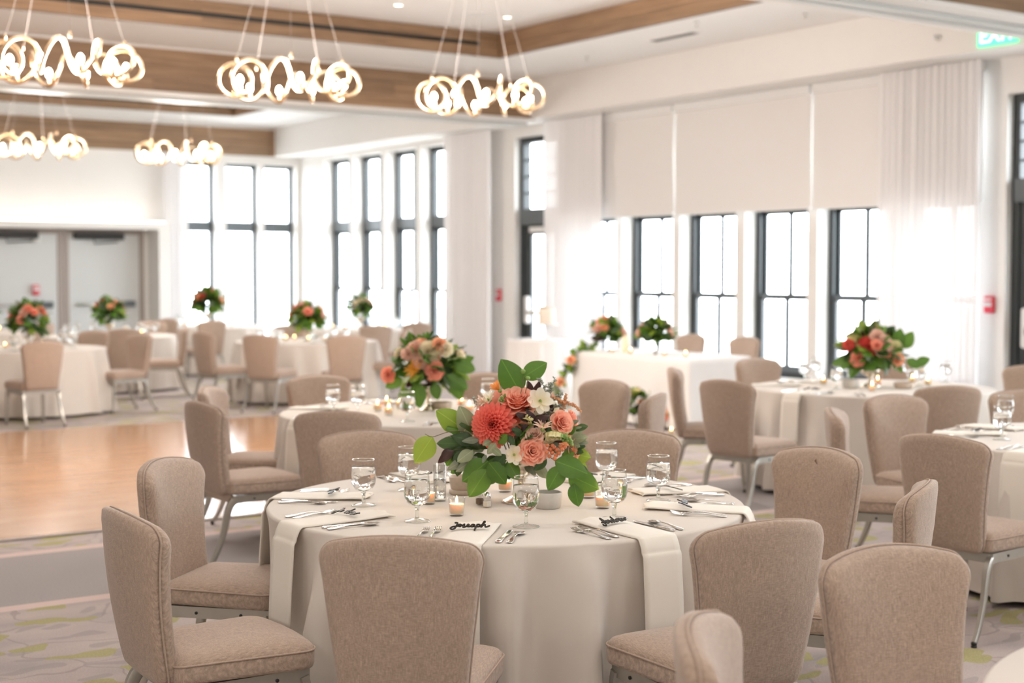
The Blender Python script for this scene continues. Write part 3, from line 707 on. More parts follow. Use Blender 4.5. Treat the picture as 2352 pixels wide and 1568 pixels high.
def chair(px, py, key, label, ang=None, turn=0):
    """px, py: where the middle of the chair's top edge is seen; it faces its table unless an angle is given"""
    p = at(px, py, .912); tx, ty = TAB.get(key, (0, 0))
    tx, ty = float(tx), float(ty); dv = Vector((p.x-tx, p.y-ty, 0)); lim = 1.27 if key == 'front' else 1.36
    if key in TAB and dv.length < lim: dv = dv.normalized()*lim; p = Vector((tx+dv.x, ty+dv.y, p.z))
    a = rad(ang) if ang is not None else math.atan2(ty-p.y, tx-p.x)+rad(turn)
    loc = (p.x+.312*cos(a), p.y+.312*sin(a), 0)
    if not used[0]: used[0] = True; CH0.location = loc; CH0.rotation_euler.z = a-PI/2; return tag(CH0, label, 'chair', CG)
    return dup(CH0, loc, a-PI/2, label, 'chair', CG)
C_ = 'taupe upholstered banquet chair '
for c in [
    (912, 1240, 'front', C_+'seen squarely from behind at the front of the nearest table', None, 4),
    (264, 1177, 'front', C_+'seen from behind at lower left, nearest left chair', None, -12),
    (360, 1058, 'front', C_+'showing its inner back, behind the nearest left chair', -48, 0),
    (1772, 1203, 'front', C_+'seen from behind at the right front of the nearest table', None, -2),
    (2140, 1112, 'front', C_+'edge-on with pale back, between the right front chairs', 123, 0),
    (1900, 1032, 'front', C_+'with a small stain on its inner back', None, 18),
    (1450, 990, 'front', C_+'facing the camera behind the goblets on the right', None, 16),
    (882, 1000, 'front', C_+'facing the camera behind the goblets left of the bouquet', None, -22),
    (448, 925, 'second', C_+'seen from behind at the left of the second table', None, -5),
    (468, 891, 'second', C_+'pale inner back peeping over the left chair of the second table', None, -6),
    (770, 948, 'second', C_+'seen from behind at the front of the second table', None, 10),
    (752, 866, 'second', C_+'facing the camera at the back left of the second table', 258, 0),
    (1105, 863, 'second', C_+'mostly hidden behind the second table bouquet', None, 0),
    (1375, 876, 'second', C_+'facing left, right of the large coral bouquet', 186, 0),
    (1521, 906, 'second', C_+'narrow and edge-on below the white sweetheart table', 128, 0),
    (1835, 832, 'curtain', C_+'pale inner back at the far left of the curtain-side table', 264, 0),
    (1658, 875, 'curtain', C_+'dark back and visible legs, left of the curtain-side table', None, -2),
    (1538, 846, 'curtain', C_+'edge-on with seat to the right before the sweetheart table', -44, 0),
    (2186, 889, 'curtain', C_+'seen from behind at the front of the curtain-side table', None, 8),
    (2308, 841, 'curtain', C_+'pale inner back against the curtain at the right edge', 200, 0),
    (2052, 826, 'curtain', C_+'hidden behind the flowers of the curtain-side table', None, 0),
    (2118, 914, 'edge', C_+'pale inner back at the far left of the right edge table', 262, 0),
    (1902, 941, 'edge', C_+'slim edge-on chair before the curtain-side tablecloth', -50, 0),
    (2152, 1003, 'edge', C_+'large dark back with curved leg, left of the right edge table', None, -2),
    (2385, 905, 'edge', C_+'just a sliver at the right edge behind the goblet', None, 0),
    (2022, 1257, 'corner', C_+'large pale inner back at the bottom right', 259, 0),
    (1572, 1432, 'corner', C_+'cut off by the bottom edge, pale and narrow', 311, 0),
    (102, 785, 'left', C_+'seen from behind at the leftmost far table', None, 15),
    (272, 767, 'left', C_+'facing left with pale inner back at the leftmost far table', 193, 0),
    (185, 762, 'left', C_+'half hidden behind the leftmost far tablecloth', None, 0),
    (285, 757, 'door', C_+'dark back in front of the grey door table', None, 0),
    (351, 738, 'door', C_+'small inner back behind the grey door table', None, 10),
    (391, 732, 'door', C_+'turned left beside the narrow corner curtain', 200, 0),
    (430, 752, 'door', C_+'facing left beside the pale cloth beyond the dance floor', 165, 0),
    (458, 764, 'middle', C_+'facing right at the left of the middle far table', None, 0),
    (592, 770, 'middle', C_+'seen from behind, left of the middle far table front', 36, 0),
    (797, 772, 'middle', C_+'seen from behind, right of the middle far table front', 70, 0),
    (866, 748, 'tall', C_+'bluish grey in window light behind the middle far table', None, 10),
    (937, 757, 'middle', C_+'turned sideways by the tall windows of the far room', None, 0),
    (962, 742, 'tall', C_+'farthest chair beside the tall windows', None, 0),
    (490, 737, 'rear', C_+'far inner back in front of the far windows', None, 20),
    (660, 748, 'rear', C_+'far chair in window glare left of the middle bouquet', 250, 0),
    (100, 742, 'hid', C_+'small dark back between the two leftmost bouquets', None, 0),
]:
    o = chair(c[0], c[1], c[2], c[3], c[4], c[5])
    if 'stain' in c[3]:
        sm = mat('fabric_stain', (.20, .13, .085), .9, vary=.3, vscale=90)
        def sfn(u, v): a = 2*PI*u; r = v*(.007+.0025*sin(3*a+1)); return back_fn(-.008+r*cos(a)*.8+r*sin(a)*.5, .878+r*sin(a)*1.3, .0606)
        MB().grid(sfn, 14, 2).build('stain', sm, o)['label'] = 'small brown stain'
for y_, lb in ((12.95, 'behind the white sweetheart table, left of the two'), (12.05, 'behind the white sweetheart table, right of the two')):
    dup(CH0, (11.25, y_, 0), PI/2, C_+lb, 'chair', CG)

# ------------------------------------------------------------------ tableware
def make_goblet():
    o = empty('goblet')
    MB().lathe([(.027, .0605), (.036, .068), (.0445, .082), (.0478, .100), (.0472, .120), (.0448, .145), (.0422, .1765), (.0425, .178), (.0416, .1775), (.0414, .176)], 32).build('bowl', 'glass', o)
    MB().lathe([(.0414, .1768), (.0426, .1782), (.0430, .1772), (.0422, .1756), (.0414, .1768)], 32).build('rim', 'glass_stem', o)
    MB().lathe([(.0078, .0115), (.0070, .018), (.0062, .034), (.0070, .046), (.0095, .052), (.0075, .056), (.012, .0585), (.020, .0600), (.0005, .0603)], 28).build('stem', 'glass_stem', o)
    MB().lathe([(.0462, .0008), (.0474, .0020), (.0462, .0032), (.030, .0065), (.014, .0105), (.0078, .0115)], 32).build('foot', 'glass', o)
    MB().lathe([(.0458, .0012), (.0472, .0010), (.0476, .0022), (.0462, .0034), (.0458, .0012)], 32).build('foot_rim', 'glass_stem', o)
    MB().lathe([(.0005, .0612), (.018, .0617), (.026, .0640), (.0350, .0705), (.0435, .0840), (.0468, .100), (.0462, .120), (.0436, .147), (.0005, .147)], 32).build('water', 'water', o)
    return o
def make_votive():
    o = empty('votive_candle')
    MB().lathe([(.0005, 0), (.0235, 0), (.0255, .002), (.0265, .010), (.0285, .040), (.0315, .062), (.0325, .066), (.0312, .0665), (.0300, .061), (.0268, .040), (.0248, .010), (.0005, .0085)], 26).build('glass_cup', 'glass', o)
    wx = MB().lathe([(.0005, .010), (.0240, .0102), (.0258, .030), (.0270, .044), (.0255, .0445), (.012, .0425), (.0005, .0420)], 22).build('wax', 'wax', o)
    MB().tube([(0, 0, .042), (.0006, 0, .050)], .0009, 5).build('wick', 'ink', wx)
    MB().lathe([(.0004, .046), (.0032, .050), (.0042, .055), (.0034, .062), (.0016, .069), (.0003, .074)], 10).build('flame', 'flame', o)
    return o
def make_napkin():
    """folded linen strip: inner fold towards the table centre (+y), tail hanging over the table edge (-y)"""
    W, L = .078, .36
    path = [(.37, .006), (.368, .010), (.35, .013), (.25, .009), (.12, .006), (.03, .005), (0.0, .0045)]
    path += [(-.006-.006*k, .004-.009*k) if k < 2 else (-.016-.004*k, .004-.016*k) for k in range(1, 4)]
    path += [(-.036, -.06), (-.040, -.12), (-.046, -.2), (-.050, -.28), (-.053, -.345)]
    P = spline([(0, y, z) for y, z in path], 3)
    rings = []; m = len(P)
    for i, p in enumerate(P):
        t = P[min(i+1, m-1)]-P[max(i-1, 0)]; nrm = Vector((0, t.z, -t.y)).normalized() if t.length else Vector((0,0,1))
        if nrm.z < 0 and abs(nrm.z) > .3: nrm = -nrm
        k = i/(m-1); wv = .010*sin(3.2*PI*1) if 0 else 0
        w2 = W*(1+.05*k); th = .0028 if i else .0015; ring = []
        for u in (-1, -.7, -.35, 0, .35, .7, 1): ring.append(p+Vector((u*w2, (.010*cos(u*5) if i < 5 else 0), .004*cos(u*4.2)*(1-k)**3))+nrm*th)
        for u in (1, .7, .35, 0, -.35, -.7, -1): ring.append(p+Vector((u*w2, (.010*cos(u*5) if i < 5 else 0), .004*cos(u*4.2)*(1-k)**3))-nrm*th)
        rings.append(ring)
    return MB().loft(rings, cap=True)
def lofted(secs, nx=6):
    """secs: (y, halfwidth, z, thickness, dish) -> flat-ish lofted metal"""
    rings = []
    for y, hw, z, th, dish in secs:
        top = [(hw*u, y, z+th/2+dish*(u*u)) for u in [(-1+2*k/nx) for k in range(nx+1)]]
        bot = [(hw*u, y, z-th/2+dish*(u*u)) for u in [(1-2*k/nx) for k in range(nx+1)]]
        rings.append(top+bot)
    return rings
HANDLE = [(-.105, .004, .0035, .002, 0), (-.100, .0095, .0035, .003, 0), (-.085, .0105, .004, .003, 0), (-.055, .0065, .007, .003, 0), (-.02, .0038, .011, .003, 0), (.012, .0034, .0115, .003, 0)]
def make_fork():
    mb = MB().loft(lofted(HANDLE+[(.025, .0048, .010, .0025, 0), (.036, .0105, .0065, .002, .001), (.050, .0125, .0045, .002, .0012)]), cap=True)
    for k in range(4):
        x = -.0098+.00653*k
        mb.loft([[(x-w_, y, z-.001), (x+w_, y, z-.001), (x+w_, y, z+.001), (x-w_, y, z+.001)] for y, w_, z in ((.048, .0024, .0050), (.065, .0021, .0050), (.085, .0018, .0085), (.098, .0009, .0125))], cap=True)
    return mb
def make_spoon():
    return MB().loft(lofted(HANDLE+[(.024, .0042, .0105, .002, .001), (.034, .011, .007, .0016, .004), (.046, .0175, .003, .0014, .007), (.060, .0205, .0018, .0014, .0085), (.074, .0185, .0025, .0014, .007), (.084, .013, .004, .0014, .004), (.090, .005, .0055, .0014, .001), (.0915, .001, .006, .001, 0)], 8), cap=True)
def make_knife():
    return MB().loft(lofted([(-.115, .005, .004, .004, 0), (-.110, .0095, .004, .006, 0), (-.06, .0085, .0045, .007, 0), (-.01, .0065, .0045, .006, 0), (-.006, .007, .0045, .004, 0), (0, .0095, .004, .002, 0), (.05, .0105, .004, .0015, 0), (.09, .0105, .0045, .0012, 0), (.108, .006, .005, .001, 0), (.115, .001, .005, .0008, 0)], 4), cap=True)
# handwritten name, cut from black acrylic: strokes in letter units (x right, y up)
SCRIPT_A = [[(.55,.95),(.75,1.02),(.95,.9),(.9,.4),(.7,-.35),(.35,-.6),(.1,-.35),(.35,.0),(.9,.15),(1.25,.25)],
    [(1.25,.25),(1.15,.5),(1.35,.62),(1.55,.4),(1.42,.12),(1.22,.2),(1.35,.45),(1.75,.4)], [(1.75,.4),(1.95,.68),(1.95,.35),(2.1,.02),(1.85,-.05),(1.8,.1)], [(2.1,.02),(2.35,.22),(2.6,.45),(2.5,.65),(2.35,.4),(2.5,.08),(2.85,.15)],
    [(3.35,.55),(3.1,.62),(2.9,.35),(3.05,.06),(3.3,.3),(3.4,.55),(3.38,.12),(3.6,.15)], [(3.75,.7),(3.62,-.1),(3.5,-.75)], [(3.68,.35),(3.9,.68),(4.15,.45),(3.95,.1),(3.68,.15)],
    [(4.1,.1),(4.4,.6),(4.75,1.25),(4.65,1.4),(4.5,.8),(4.35,.02),(4.6,.5),(4.85,.6),(4.9,.15),(5.1,.08),(5.5,.4)]]
SCRIPT_B = [[(.15,-.1),(.0,-.35),(.3,-.5),(.6,-.15),(.75,.5),(.95,1.15),(1.05,1.25),(1.1,.6),(1.15,-.1)],[(.3,.3),(.8,.35),(1.35,.25)],
    [(1.45,.65),(1.5,.05),(1.7,.55),(1.95,.6),(1.95,.05),(2.2,.15)],[(2.75,.55),(2.45,.62),(2.3,.3),(2.45,.02),(2.7,.25),(2.95,.95),(3.05,1.3)],[(3.05,1.3),(2.85,.5),(2.9,.02),(3.15,.15)],
    [(3.25,.6),(3.3,.05)],[(3.28,.3),(3.45,.6),(3.7,.62)],[(3.75,.3),(4.05,.45),(3.95,.68),(3.8,.45),(3.85,.05),(4.25,.12)],[(4.35,.6),(4.4,.1),(4.65,.45),(4.7,.1),(4.95,.55),(5.3,.6)]]
def make_name(strokes, s_=.0245):
    mb = MB()
    for st in strokes:
        P = spline([((x-2.7)*s_, y*s_*1.25, .002) for x, y in st], 5); mb.tube(P, (.0030, .0020), flat=True)
    return mb
GOB, VOT = make_goblet(), make_votive()
ME = dict(napkin=make_napkin().mesh('napkin', 'napkin'), fork=make_fork().mesh('fork', 'steel'), spoon=make_spoon().mesh('spoon', 'steel'), knife=make_knife().mesh('knife', 'steel'),
          nameA=make_name(SCRIPT_A).mesh('name_sign', 'ink', False), nameB=make_name(SCRIPT_B).mesh('name_sign', 'ink', False), nameC=make_name(SCRIPT_B[3:]+[[(x*.9, y) for x, y in st] for st in SCRIPT_A[:2]]).mesh('name_sign', 'ink', False))
fired = dict(g=False, v=False)
def goblet(p, label, rz=0.0):
    if not fired['g']: fired['g'] = True; GOB.location = p; return tag(GOB, label, 'glass', 'water goblets')
    return dup(GOB, p, rz, label, 'glass', 'water goblets')
def votive(p, label, lit=0):
    if not fired['v']: fired['v'] = True; o = VOT; o.location = p; tag(o, label, 'candle', 'lit votive candles')
    else: o = dup(VOT, p, R.random()*6, label, 'candle', 'lit votive candles')
    if lit: point_light('candle_light', (0, 0, .060), lit, (1, .58, .25), .005, o)
    return o
def setting(key, ang, label, name='nameC', fork=True, parts='nffks', wob=0.0, nlab=None, short=False):
    """a place setting; ang is the world direction from table centre to the guest"""
    cx, cy = TAB[key]; a = rad(ang)
    def pos(x, y, z=0.0): # x to the guest's right, y towards the table centre, measured at the edge
        r = TR-y; return (cx+r*cos(a)-x*sin(a)*-1*-1 if 0 else cx+r*cos(a)+x*cos(a+PI/2), cy+r*sin(a)+x*sin(a+PI/2), TH+z)
    rz = a+PI/2
    if 'n' in parts:
        o = put('napkin', ME['napkin'], None, pos(wob, 0, .0), (0, 0, rz)); tag(o, 'folded cream napkin hanging over the edge '+label, 'napkin', 'folded cream napkins')
        if name:
            q = put('name_sign', ME[name], None, pos(wob-.005, .215, .0205), (rad(17), 0, rz+.10)); tag(q, nlab or 'black cut-out handwritten name on the napkin '+label, 'name sign', 'black name signs on the napkins')
    for i, (ch, x, y, rot) in enumerate((('fork', -.118, .165, .05), ('fork', -.158, .155, .03), ('knife', .125, .168, -.02), ('spoon', .165, .158, -.05))):
        code = 'ffks'[i]
        if code not in parts or (code == 'f' and parts.count('f') < 2 and i == 1): continue
        o = put(ch, ME[ch], None, pos(x+wob, y, .0), (0, 0, rz+rot))
        tag(o, 'steel %s %s' % ({0: 'inner fork', 1: 'outer fork', 2: 'table knife', 3: 'dessert spoon'}[i], label), 'cutlery', 'steel cutlery at the place settings')
# nearest table
setting('front', dirof('front', 1078, 1228), 'before the centre front chair', 'nameA', nlab='black cut-out name reading joseph in handwriting on the front napkin')
setting('front', dirof('front', 1440, 1218), 'before the right front chair', 'nameB', nlab='black cut-out handwritten name on the long napkin before the right front chair')
setting('front', dirof('front', 1622, 1170), 'before the edge-on right chair')
setting('front', dirof('front', 1575, 1128), 'before the stained chair')
setting('front', dirof('front', 1400, 1093), 'at the back right of the nearest table')
setting('front', dirof('front', 965, 1095), 'at the back left of the nearest table')
setting('front', dirof('front', 738, 1142), 'at the far left of the nearest table')
setting('front', dirof('front', 770, 1195), 'before the nearest left chair')
for px, py, lb in ((835, 1161, 'water goblet at the left of the nearest table, standing alone'), (958, 1197, 'water goblet with a candle shining through it left of the votive'), (1208, 1210, 'water goblet at centre front under the coral rose'),
                   (1411, 1191, 'water goblet right of the bouquet with a candle flame behind it'), (1512, 1150, 'water goblet farthest right on the nearest table'), (1393, 1113, 'water goblet behind the right front one, before the chair back'),
                   (940, 1125, 'water goblet behind the left leaf of the bouquet')):
    p = at(px, py, TH); goblet(p, lb, R.random()*3)
for px, py, lb in ((1049, 1184, 'votive candle in clear glass, the one in front of the stoneware bowl'), (984, 1157, 'votive candle half hidden behind the left front goblet'), (1160, 1129, 'votive candle behind the metal vase foot'),
                   (1384, 1167, 'votive candle beside the right front goblet'), (1352, 1143, 'votive candle under the drooping leaves on the right')):
    votive(at(px, py, TH), lb, .75)
def bowl(p, r, h, m, label, plinth=False):
    o = empty('bowl', p); tag(o, label, 'bowl')
    if plinth:
        MB().lathe([(.001, 0), (r*.93, 0), (r*1.0, .004), (r*1.0, .015), (r*.90, .020), (.001, .020)], 32).build('foot', m, o); z = .019
    else: z = 0
    MB().lathe([(.001, z), (r*.80, z), (r*.90, z+.004), (r*.97, z+h*.5), (r, z+h-.003), (r*.985, z+h), (r*.955, z+h-.002), (r*.92, z+h*.5), (r*.80, z+.010), (.001, z+.009)], 36).build('basin', m, o)
bowl(at(1068, 1133, TH), .064, .052, 'ceramic_beige', 'beige stoneware bowl on a ring foot behind the votive', True)
bowl(at(1258, 1166, TH), .054, .062, 'ceramic_grey', 'pale grey stoneware bowl right of the vase foot')
bv = MB().lathe([(.001, 0), (.024, 0), (.025, .003), (.025, .145), (.0235, .146), (.0235, .014), (.001, .012)], 28).build('bud_vase', 'glass', None, loc=at(1010, 1150, TH)); tag(bv, 'tall slim clear glass cylinder vase left of the beige bowl', 'vase')
MB().lathe([(.001, .0122), (.0232, .0125), (.0232, .085), (.001, .085)], 24).build('water', 'water', bv)
def shaker(p, m, label):
    o = empty('shaker', p, .3); tag(o, label, 'shaker')
    MB().bevbox((-.0145, -.0145, 0), (.0145, .0145, .033), .004).build('glass_body', 'glass', o, smooth=False)
    MB().bevbox((-.012, -.012, .003), (.012, .012, .026), .003).build('filling', m, o, smooth=False)
    MB().lathe([(.0125, .033), (.0135, .035), (.0135, .043), (.0115, .052), (.006, .058), (.0005, .060)], 16).build('cap', 'chrome', o)
p = at(1119, 1165, TH); shaker(p, 'salt', 'salt shaker with a chrome cap, the right one of the pair'); q = at(1102, 1159, TH); shaker(q, 'pepper', 'pepper shaker with a chrome cap, tucked behind the salt')
# second table
for px, py, lb in ((765, 948, 'goblet farthest left on the second table'), (823, 951, 'goblet with a candle behind it on the second table'), (936, 968, 'goblet showing a green leaf through it on the second table'), (1120, 930, 'goblet right of the second bouquet')): goblet(at(px, py, TH), lb)
for px, py, lb in ((867, 944, 'votive candle beside the second goblet of the second table'), (893, 953, 'front left votive candle on the second table'), (888, 934, 'rear left votive candle on the second table'), (919, 938, 'votive candle behind the leafy goblet'),
                   (1060, 935, 'votive candle right of the second vase'), (1078, 947, 'votive candle just over the dahlia of the large bouquet')): votive(at(px, py, TH), lb)
setting('second', dirof('second', 700, 938), 'at the left end of the second table', parts='n'); setting('second', dirof('second', 655, 968), 'at the near left of the second table', parts='nff')
setting('second', dirof('second', 930, 975), 'at the front of the second table', name=None, parts='ks'); setting('second', 80, 'at the back of the second table', parts='nffks')
bowl(at(1010, 940, TH), .085, .05, 'ceramic_beige', 'beige stoneware bowl right of the second vase')
# table by the curtain
for px, py, lb in ((1848, 876, 'goblet farthest left on the curtain-side table'), (1874, 868, 'second goblet from the left on the curtain-side table'), (1921, 893, 'large-looking goblet left of the vase on the curtain-side table'), (1948, 868, 'goblet close behind the vase of the curtain-side table'),
                   (2086, 872, 'goblet under the right leaves of the curtain-side bouquet'), (2112, 888, 'goblet right of the curtain-side bouquet in front'), (2172, 878, 'goblet farthest right before the sheer curtain')): goblet(at(px, py, TH), lb)
for px, py, lb in ((1891, 884, 'votive candle left of the big goblet on the curtain-side table'), (2003, 899, 'front votive candle below the curtain-side vase'), (2016, 884, 'votive candle right behind the curtain-side vase'), (2131, 886, 'votive candle farthest right on the curtain-side table'), (2096, 880, 'votive candle behind the right goblet of the curtain-side table')): votive(at(px, py, TH), lb)
bowl(at(1953, 892, TH), .062, .07, 'ceramic_grey', 'grey stoneware bowl beside the curtain-side vase'); bowl(at(2075, 892, TH), .075, .05, 'ceramic_beige', 'beige stoneware bowl on the curtain-side table')
setting('curtain', dirof('curtain', 1808, 905), 'at the left of the curtain-side table', parts='nffks'); setting('curtain', dirof('curtain', 1780, 885), 'at the far left of the curtain-side table', parts='n'); setting('curtain', dirof('curtain', 2030, 918), 'at the front of the curtain-side table', parts='ffks', name=None)
setting('curtain', 90, 'at the back of the curtain-side table', parts='nffks')
# table at the right edge and the bottom corner
goblet(at(2301, 1010, TH), 'large goblet on the table at the right edge'); goblet(at(2309, 978, TH), 'goblet hidden right behind the large one at the right edge')
setting('edge', dirof('edge', 2205, 996), 'at the back left of the right edge table'); setting('edge', dirof('edge', 2250, 980), 'at the back of the right edge table', name=None, parts='nks'); setting('edge', dirof('edge', 2318, 1045), 'hanging at the right edge table front', parts='nff')
# far tables: glasses and candles too small to show their own look
def far_ware(key, n, m, seed):
    rr = random.Random(seed); cx, cy = TAB[key]; used_ = []
    def spot(r0, r1):
        for _ in range(60):
            a = rr.uniform(0, 2*PI); r = rr.uniform(r0, r1); p = (cx+r*cos(a), cy+r*sin(a))
            if all(math.hypot(p[0]-u[0], p[1]-u[1]) > .11 for u in used_): break
        used_.append(p); return (p[0], p[1], TH)
    for i in range(n): o = goblet(spot(.5, .7), 'small gleaming water goblet on the '+TNAME[key]); o['group'] = 'goblets on the '+TNAME[key]
    for i in range(m): o = votive(spot(.2, .45), 'tiny glowing votive candle on the '+TNAME[key]); o['group'] = 'votive candles on the '+TNAME[key]
for i, key in enumerate(('left', 'door', 'middle', 'rear', 'tall', 'hid')): far_ware(key, 7, 5, 70+i)

# ------------------------------------------------------------------ flowers
def leaf_mesh(name, m, w=.30, fold=.18, curl=.25, wave=.03, tip=1.0):
    """leaf along +z from the stalk, length 1, slightly folded along its midrib"""
    def fn(u, v):
        s_ = (u-.5)*2; hw = w*(max(0, sin(PI*min(1, v**.88*.98+.012)))**.72)*(1.08-.22*v)*tip
        if v > .97: hw *= .3
        x = s_*hw; y = -fold*abs(x)-curl*v*v*.6+wave*sin(v*9+s_*2)*abs(s_)
        return (x, y, v)
    return MB().grid(fn, 4, 9).mesh(name, m)
LEAF = {k: leaf_mesh('leaf', 'leaf_'+k, **a) for k, a in dict(green=dict(w=.36), dark=dict(w=.30, curl=.35), lime=dict(w=.37), grey=dict(w=.22, curl=.2), plum=dict(w=.26, curl=.4), pale=dict(w=.33, fold=.3)).items()}
def petal_mesh(m, w, cup, curl, narrow=.35, nu=4, nv=5):
    """petal standing along +z, cupped round the axis, its lip curling outwards (+y)"""
    def fn(u, v):
        s_ = (u-.5)*2; hw = w*(narrow+(1-narrow)*sin(PI*min(1, .12+.62*v)))*(1-.28*max(0, v-.75)*4*abs(s_))
        x = s_*hw; y = -cup*(x*x)/max(w, .01)*1.2+curl*max(0, v-.55)**2*3+.05*sin(PI*v)
        return (x, y, v*(1-.10*s_*s_)+.012*sin(s_*6+2))
    return MB().grid(fn, nu, nv).mesh('petal', m)
PET = {}
def petals(kind, m):
    key = (kind, m)
    if key not in PET:
        PET[key] = petal_mesh(m, *dict(rose=(.52, .75, .28), dahlia=(.165, 1.0, .10, .55), flat=(.36, .15, .12, .25), strap=(.11, .8, .25, .6), daisy=(.15, .5, .05, .5))[kind])
    return PET[key]
def orient(d):                                                     # rotation that turns +z towards d
    return Vector((0, 0, 1)).rotation_difference(Vector(d).normalized())
def compose(loc, q, s=1.0):
    return Matrix.LocRotScale(Vector(loc), q, Vector((s, s, s)) if not hasattr(s, '__len__') else Vector(s))
def whorl(kind, rr, size):
    """list of local matrices of the petals of one flower, axis +z"""
    L = []
    if kind == 'rose':
        for li, (n, tilt, r, h, sc_) in enumerate([(2, -6, .012, .03, .55), (3, 0, .055, .02, .62), (4, 9, .12, .0, .68), (5, 17, .19, -.02, .74), (6, 28, .24, -.06, .80), (6, 44, .27, -.12, .86), (6, 64, .27, -.18, .88)]):
            for k in range(n):
                a = 2*PI*k/n+li*.7+rr.uniform(-.12, .12)
                q = Euler((0, 0, a-PI/2)).to_quaternion() @ Euler((-rad(tilt+rr.uniform(-5, 5)), 0, 0)).to_quaternion()
                L.append(compose((r*cos(a)*size, r*sin(a)*size, h*size), q, (sc_*size*(.50+.14*li), sc_*size*.9, sc_*size)))
    elif kind == 'dahlia':
        n = 132
        for i in range(n):
            t = i/n; a = i*2.39996; tilt = 4+98*t**.95; ln = (.36+.64*t**.8)*size
            q = Euler((0, 0, a-PI/2)).to_quaternion() @ Euler((-rad(tilt), 0, 0)).to_quaternion()
            r = .05*size*t; L.append(compose((r*cos(a), r*sin(a), -.22*t*size), q, (ln*.95, ln, ln)))
    else:
        n, tilt = dict(flat=(8, 74), strap=(13, 48), daisy=(14, 30))[kind]
        for k in range(n):
            a = 2*PI*k/n+rr.uniform(-.1, .1)
            q = Euler((0, 0, a-PI/2)).to_quaternion() @ Euler((-rad(tilt+rr.uniform(-10, 10)), 0, 0)).to_quaternion()
            L.append(compose((.05*size*cos(a), .05*size*sin(a), 0), q, size*rr.uniform(.88, 1.05)))
    return L
def flower(parent, name, kind, m, loc, d, size, rr, centre=None, roll=0):
    """flower head with every petal a sub-part of its own"""
    o = put(name, None, parent); o.empty_display_size = .02
    o.matrix_basis = compose(loc, orient(d))
    me = petals(kind, m)
    for mt in whorl(kind, rr, size):
        p = put('petal', me, o); p.matrix_basis = mt
    if centre: MB().ball((0, 0, size*.05), size*.16, 8, 6, .7).build('flower_centre', centre, o)
    MB().lathe([(.001, -.30*size), (.10*size, -.26*size), (.22*size, -.10*size), (.15*size, 0), (.001, .02)], 8).build('calyx', 'p_green', o)
    return o
FLAT = {}
def flower_small(parent, name, kind, m, loc, d, size, rr):
    """the same head joined into one mesh, for bouquets too far off to tell petals apart"""
    key = (kind, m)
    if key not in FLAT:
        mb = MB(); src = petals(kind, m)
        for mt in whorl(kind, random.Random(3), 1.0):
            i = len(mb.v); mb.v += [tuple(mt @ v.co) for v in src.vertices]; mb.f += [tuple(i+k for k in p.vertices) for p in src.polygons]
        FLAT[key] = mb.mesh(name, m)
    o = put(name, FLAT[key], parent); o.matrix_basis = compose(loc, orient(d) @ Euler((0, 0, rr.random()*6)).to_quaternion(), size); return o
def leaf(parent, kind, base, d, length, rr, face=None, roll=None):
    o = put('leaf', LEAF[kind], parent); q = orient(d)
    if face is not None:                                           # turn the blade so that its upper side looks along face
        z = Vector(d).normalized(); y = Vector(face)-z*Vector(face).dot(z); y.normalize(); x = y.cross(z)
        q = Matrix((x, y, z)).transposed().to_quaternion()
    if roll is not None: q = q @ Euler((0, 0, roll)).to_quaternion()
    o.matrix_basis = compose(base, q, length); return o
def goblet_vase(o, h, r, m='mercury'):
    MB().lathe([(.001, 0), (r*.92, 0), (r*.95, .004), (r*.80, .012), (r*.45, .026), (r*.20, .040), (r*.16, .055), (r*.24, .062), (r*.16, .070), (r*.20, h*.55), (r*.55, h*.66), (r*.85, h*.82), (r*1.0, h), (r*.94, h), (r*.78, h*.82), (r*.4, h*.68), (.001, h*.62)], 32).build('vase', m, o)

# the large bouquet on the nearest table; local x to the right of the sight line, y away from it
c = at(1198, 1153, TH); BQ = empty('flower_arrangement', c, -YAW)
tag(BQ, 'large bouquet of coral roses and a dahlia in a metal footed vase, nearest table', 'flowers')
goblet_vase(BQ, .175, .082)
rr = random.Random(5); SX = 5.62/F_PX
def L(px, py, dep=0.0):                                              # bouquet-local point seen at px, py, dep metres nearer than the vase axis
    k = (5.62-dep)/F_PX; return Vector(((px-1198)*k, -dep, EYE-(py-HORIZON)*k-TH))
# bed of dark greenery that holds the stems
for i in range(46):
    a = rr.uniform(0, 2*PI); e = rr.uniform(-.25, 1.2); d = Vector((cos(a)*cos(e), sin(a)*cos(e), sin(e)*.9)); leaf(BQ, rr.choice(['dark', 'dark', 'green', 'plum', 'dark']), Vector((0, 0, .27))+d*.07, d+Vector((rr.uniform(-.4, .4), rr.uniform(-.4, .4), rr.uniform(-.3, .3))), rr.uniform(.07, .11), rr, roll=rr.uniform(-1, 1))
for i in range(16):
    a = rr.uniform(0, 2*PI); r = rr.uniform(.02, .08)
    MB().tube(spline([(r*.3*cos(a), r*.3*sin(a), .12), (r*cos(a), r*sin(a), .2), (1.6*r*cos(a), 1.6*r*sin(a), .29)], 3), .0025, 5).build('stem', 'stem', BQ)
V = lambda x, y, z: Vector((x, y, z))
flower(BQ, 'rose', 'rose', 'p_coral', L(1190, 926, .06), V(-.02, -.62, .78), .072, rr)
flower(BQ, 'rose', 'rose', 'p_coral', L(1186, 945, .02), V(-.45, -.7, .2), .060, rr)
flower(BQ, 'rose', 'rose', 'p_coral', L(1222, 1038, .14), V(.12, -.95, .18), .056, rr)
flower(BQ, 'rose', 'rose', 'p_coral', L(1288, 972, .10), V(.45, -.80, .30), .047, rr)
flower(BQ, 'rose', 'rose', 'p_peach', L(1312, 1032, .05), V(.95, -.35, .0), .048, rr)
flower(BQ, 'rose', 'rose', 'p_coral', L(1308, 968, .0), V(.95, -.15, .2), .045, rr)
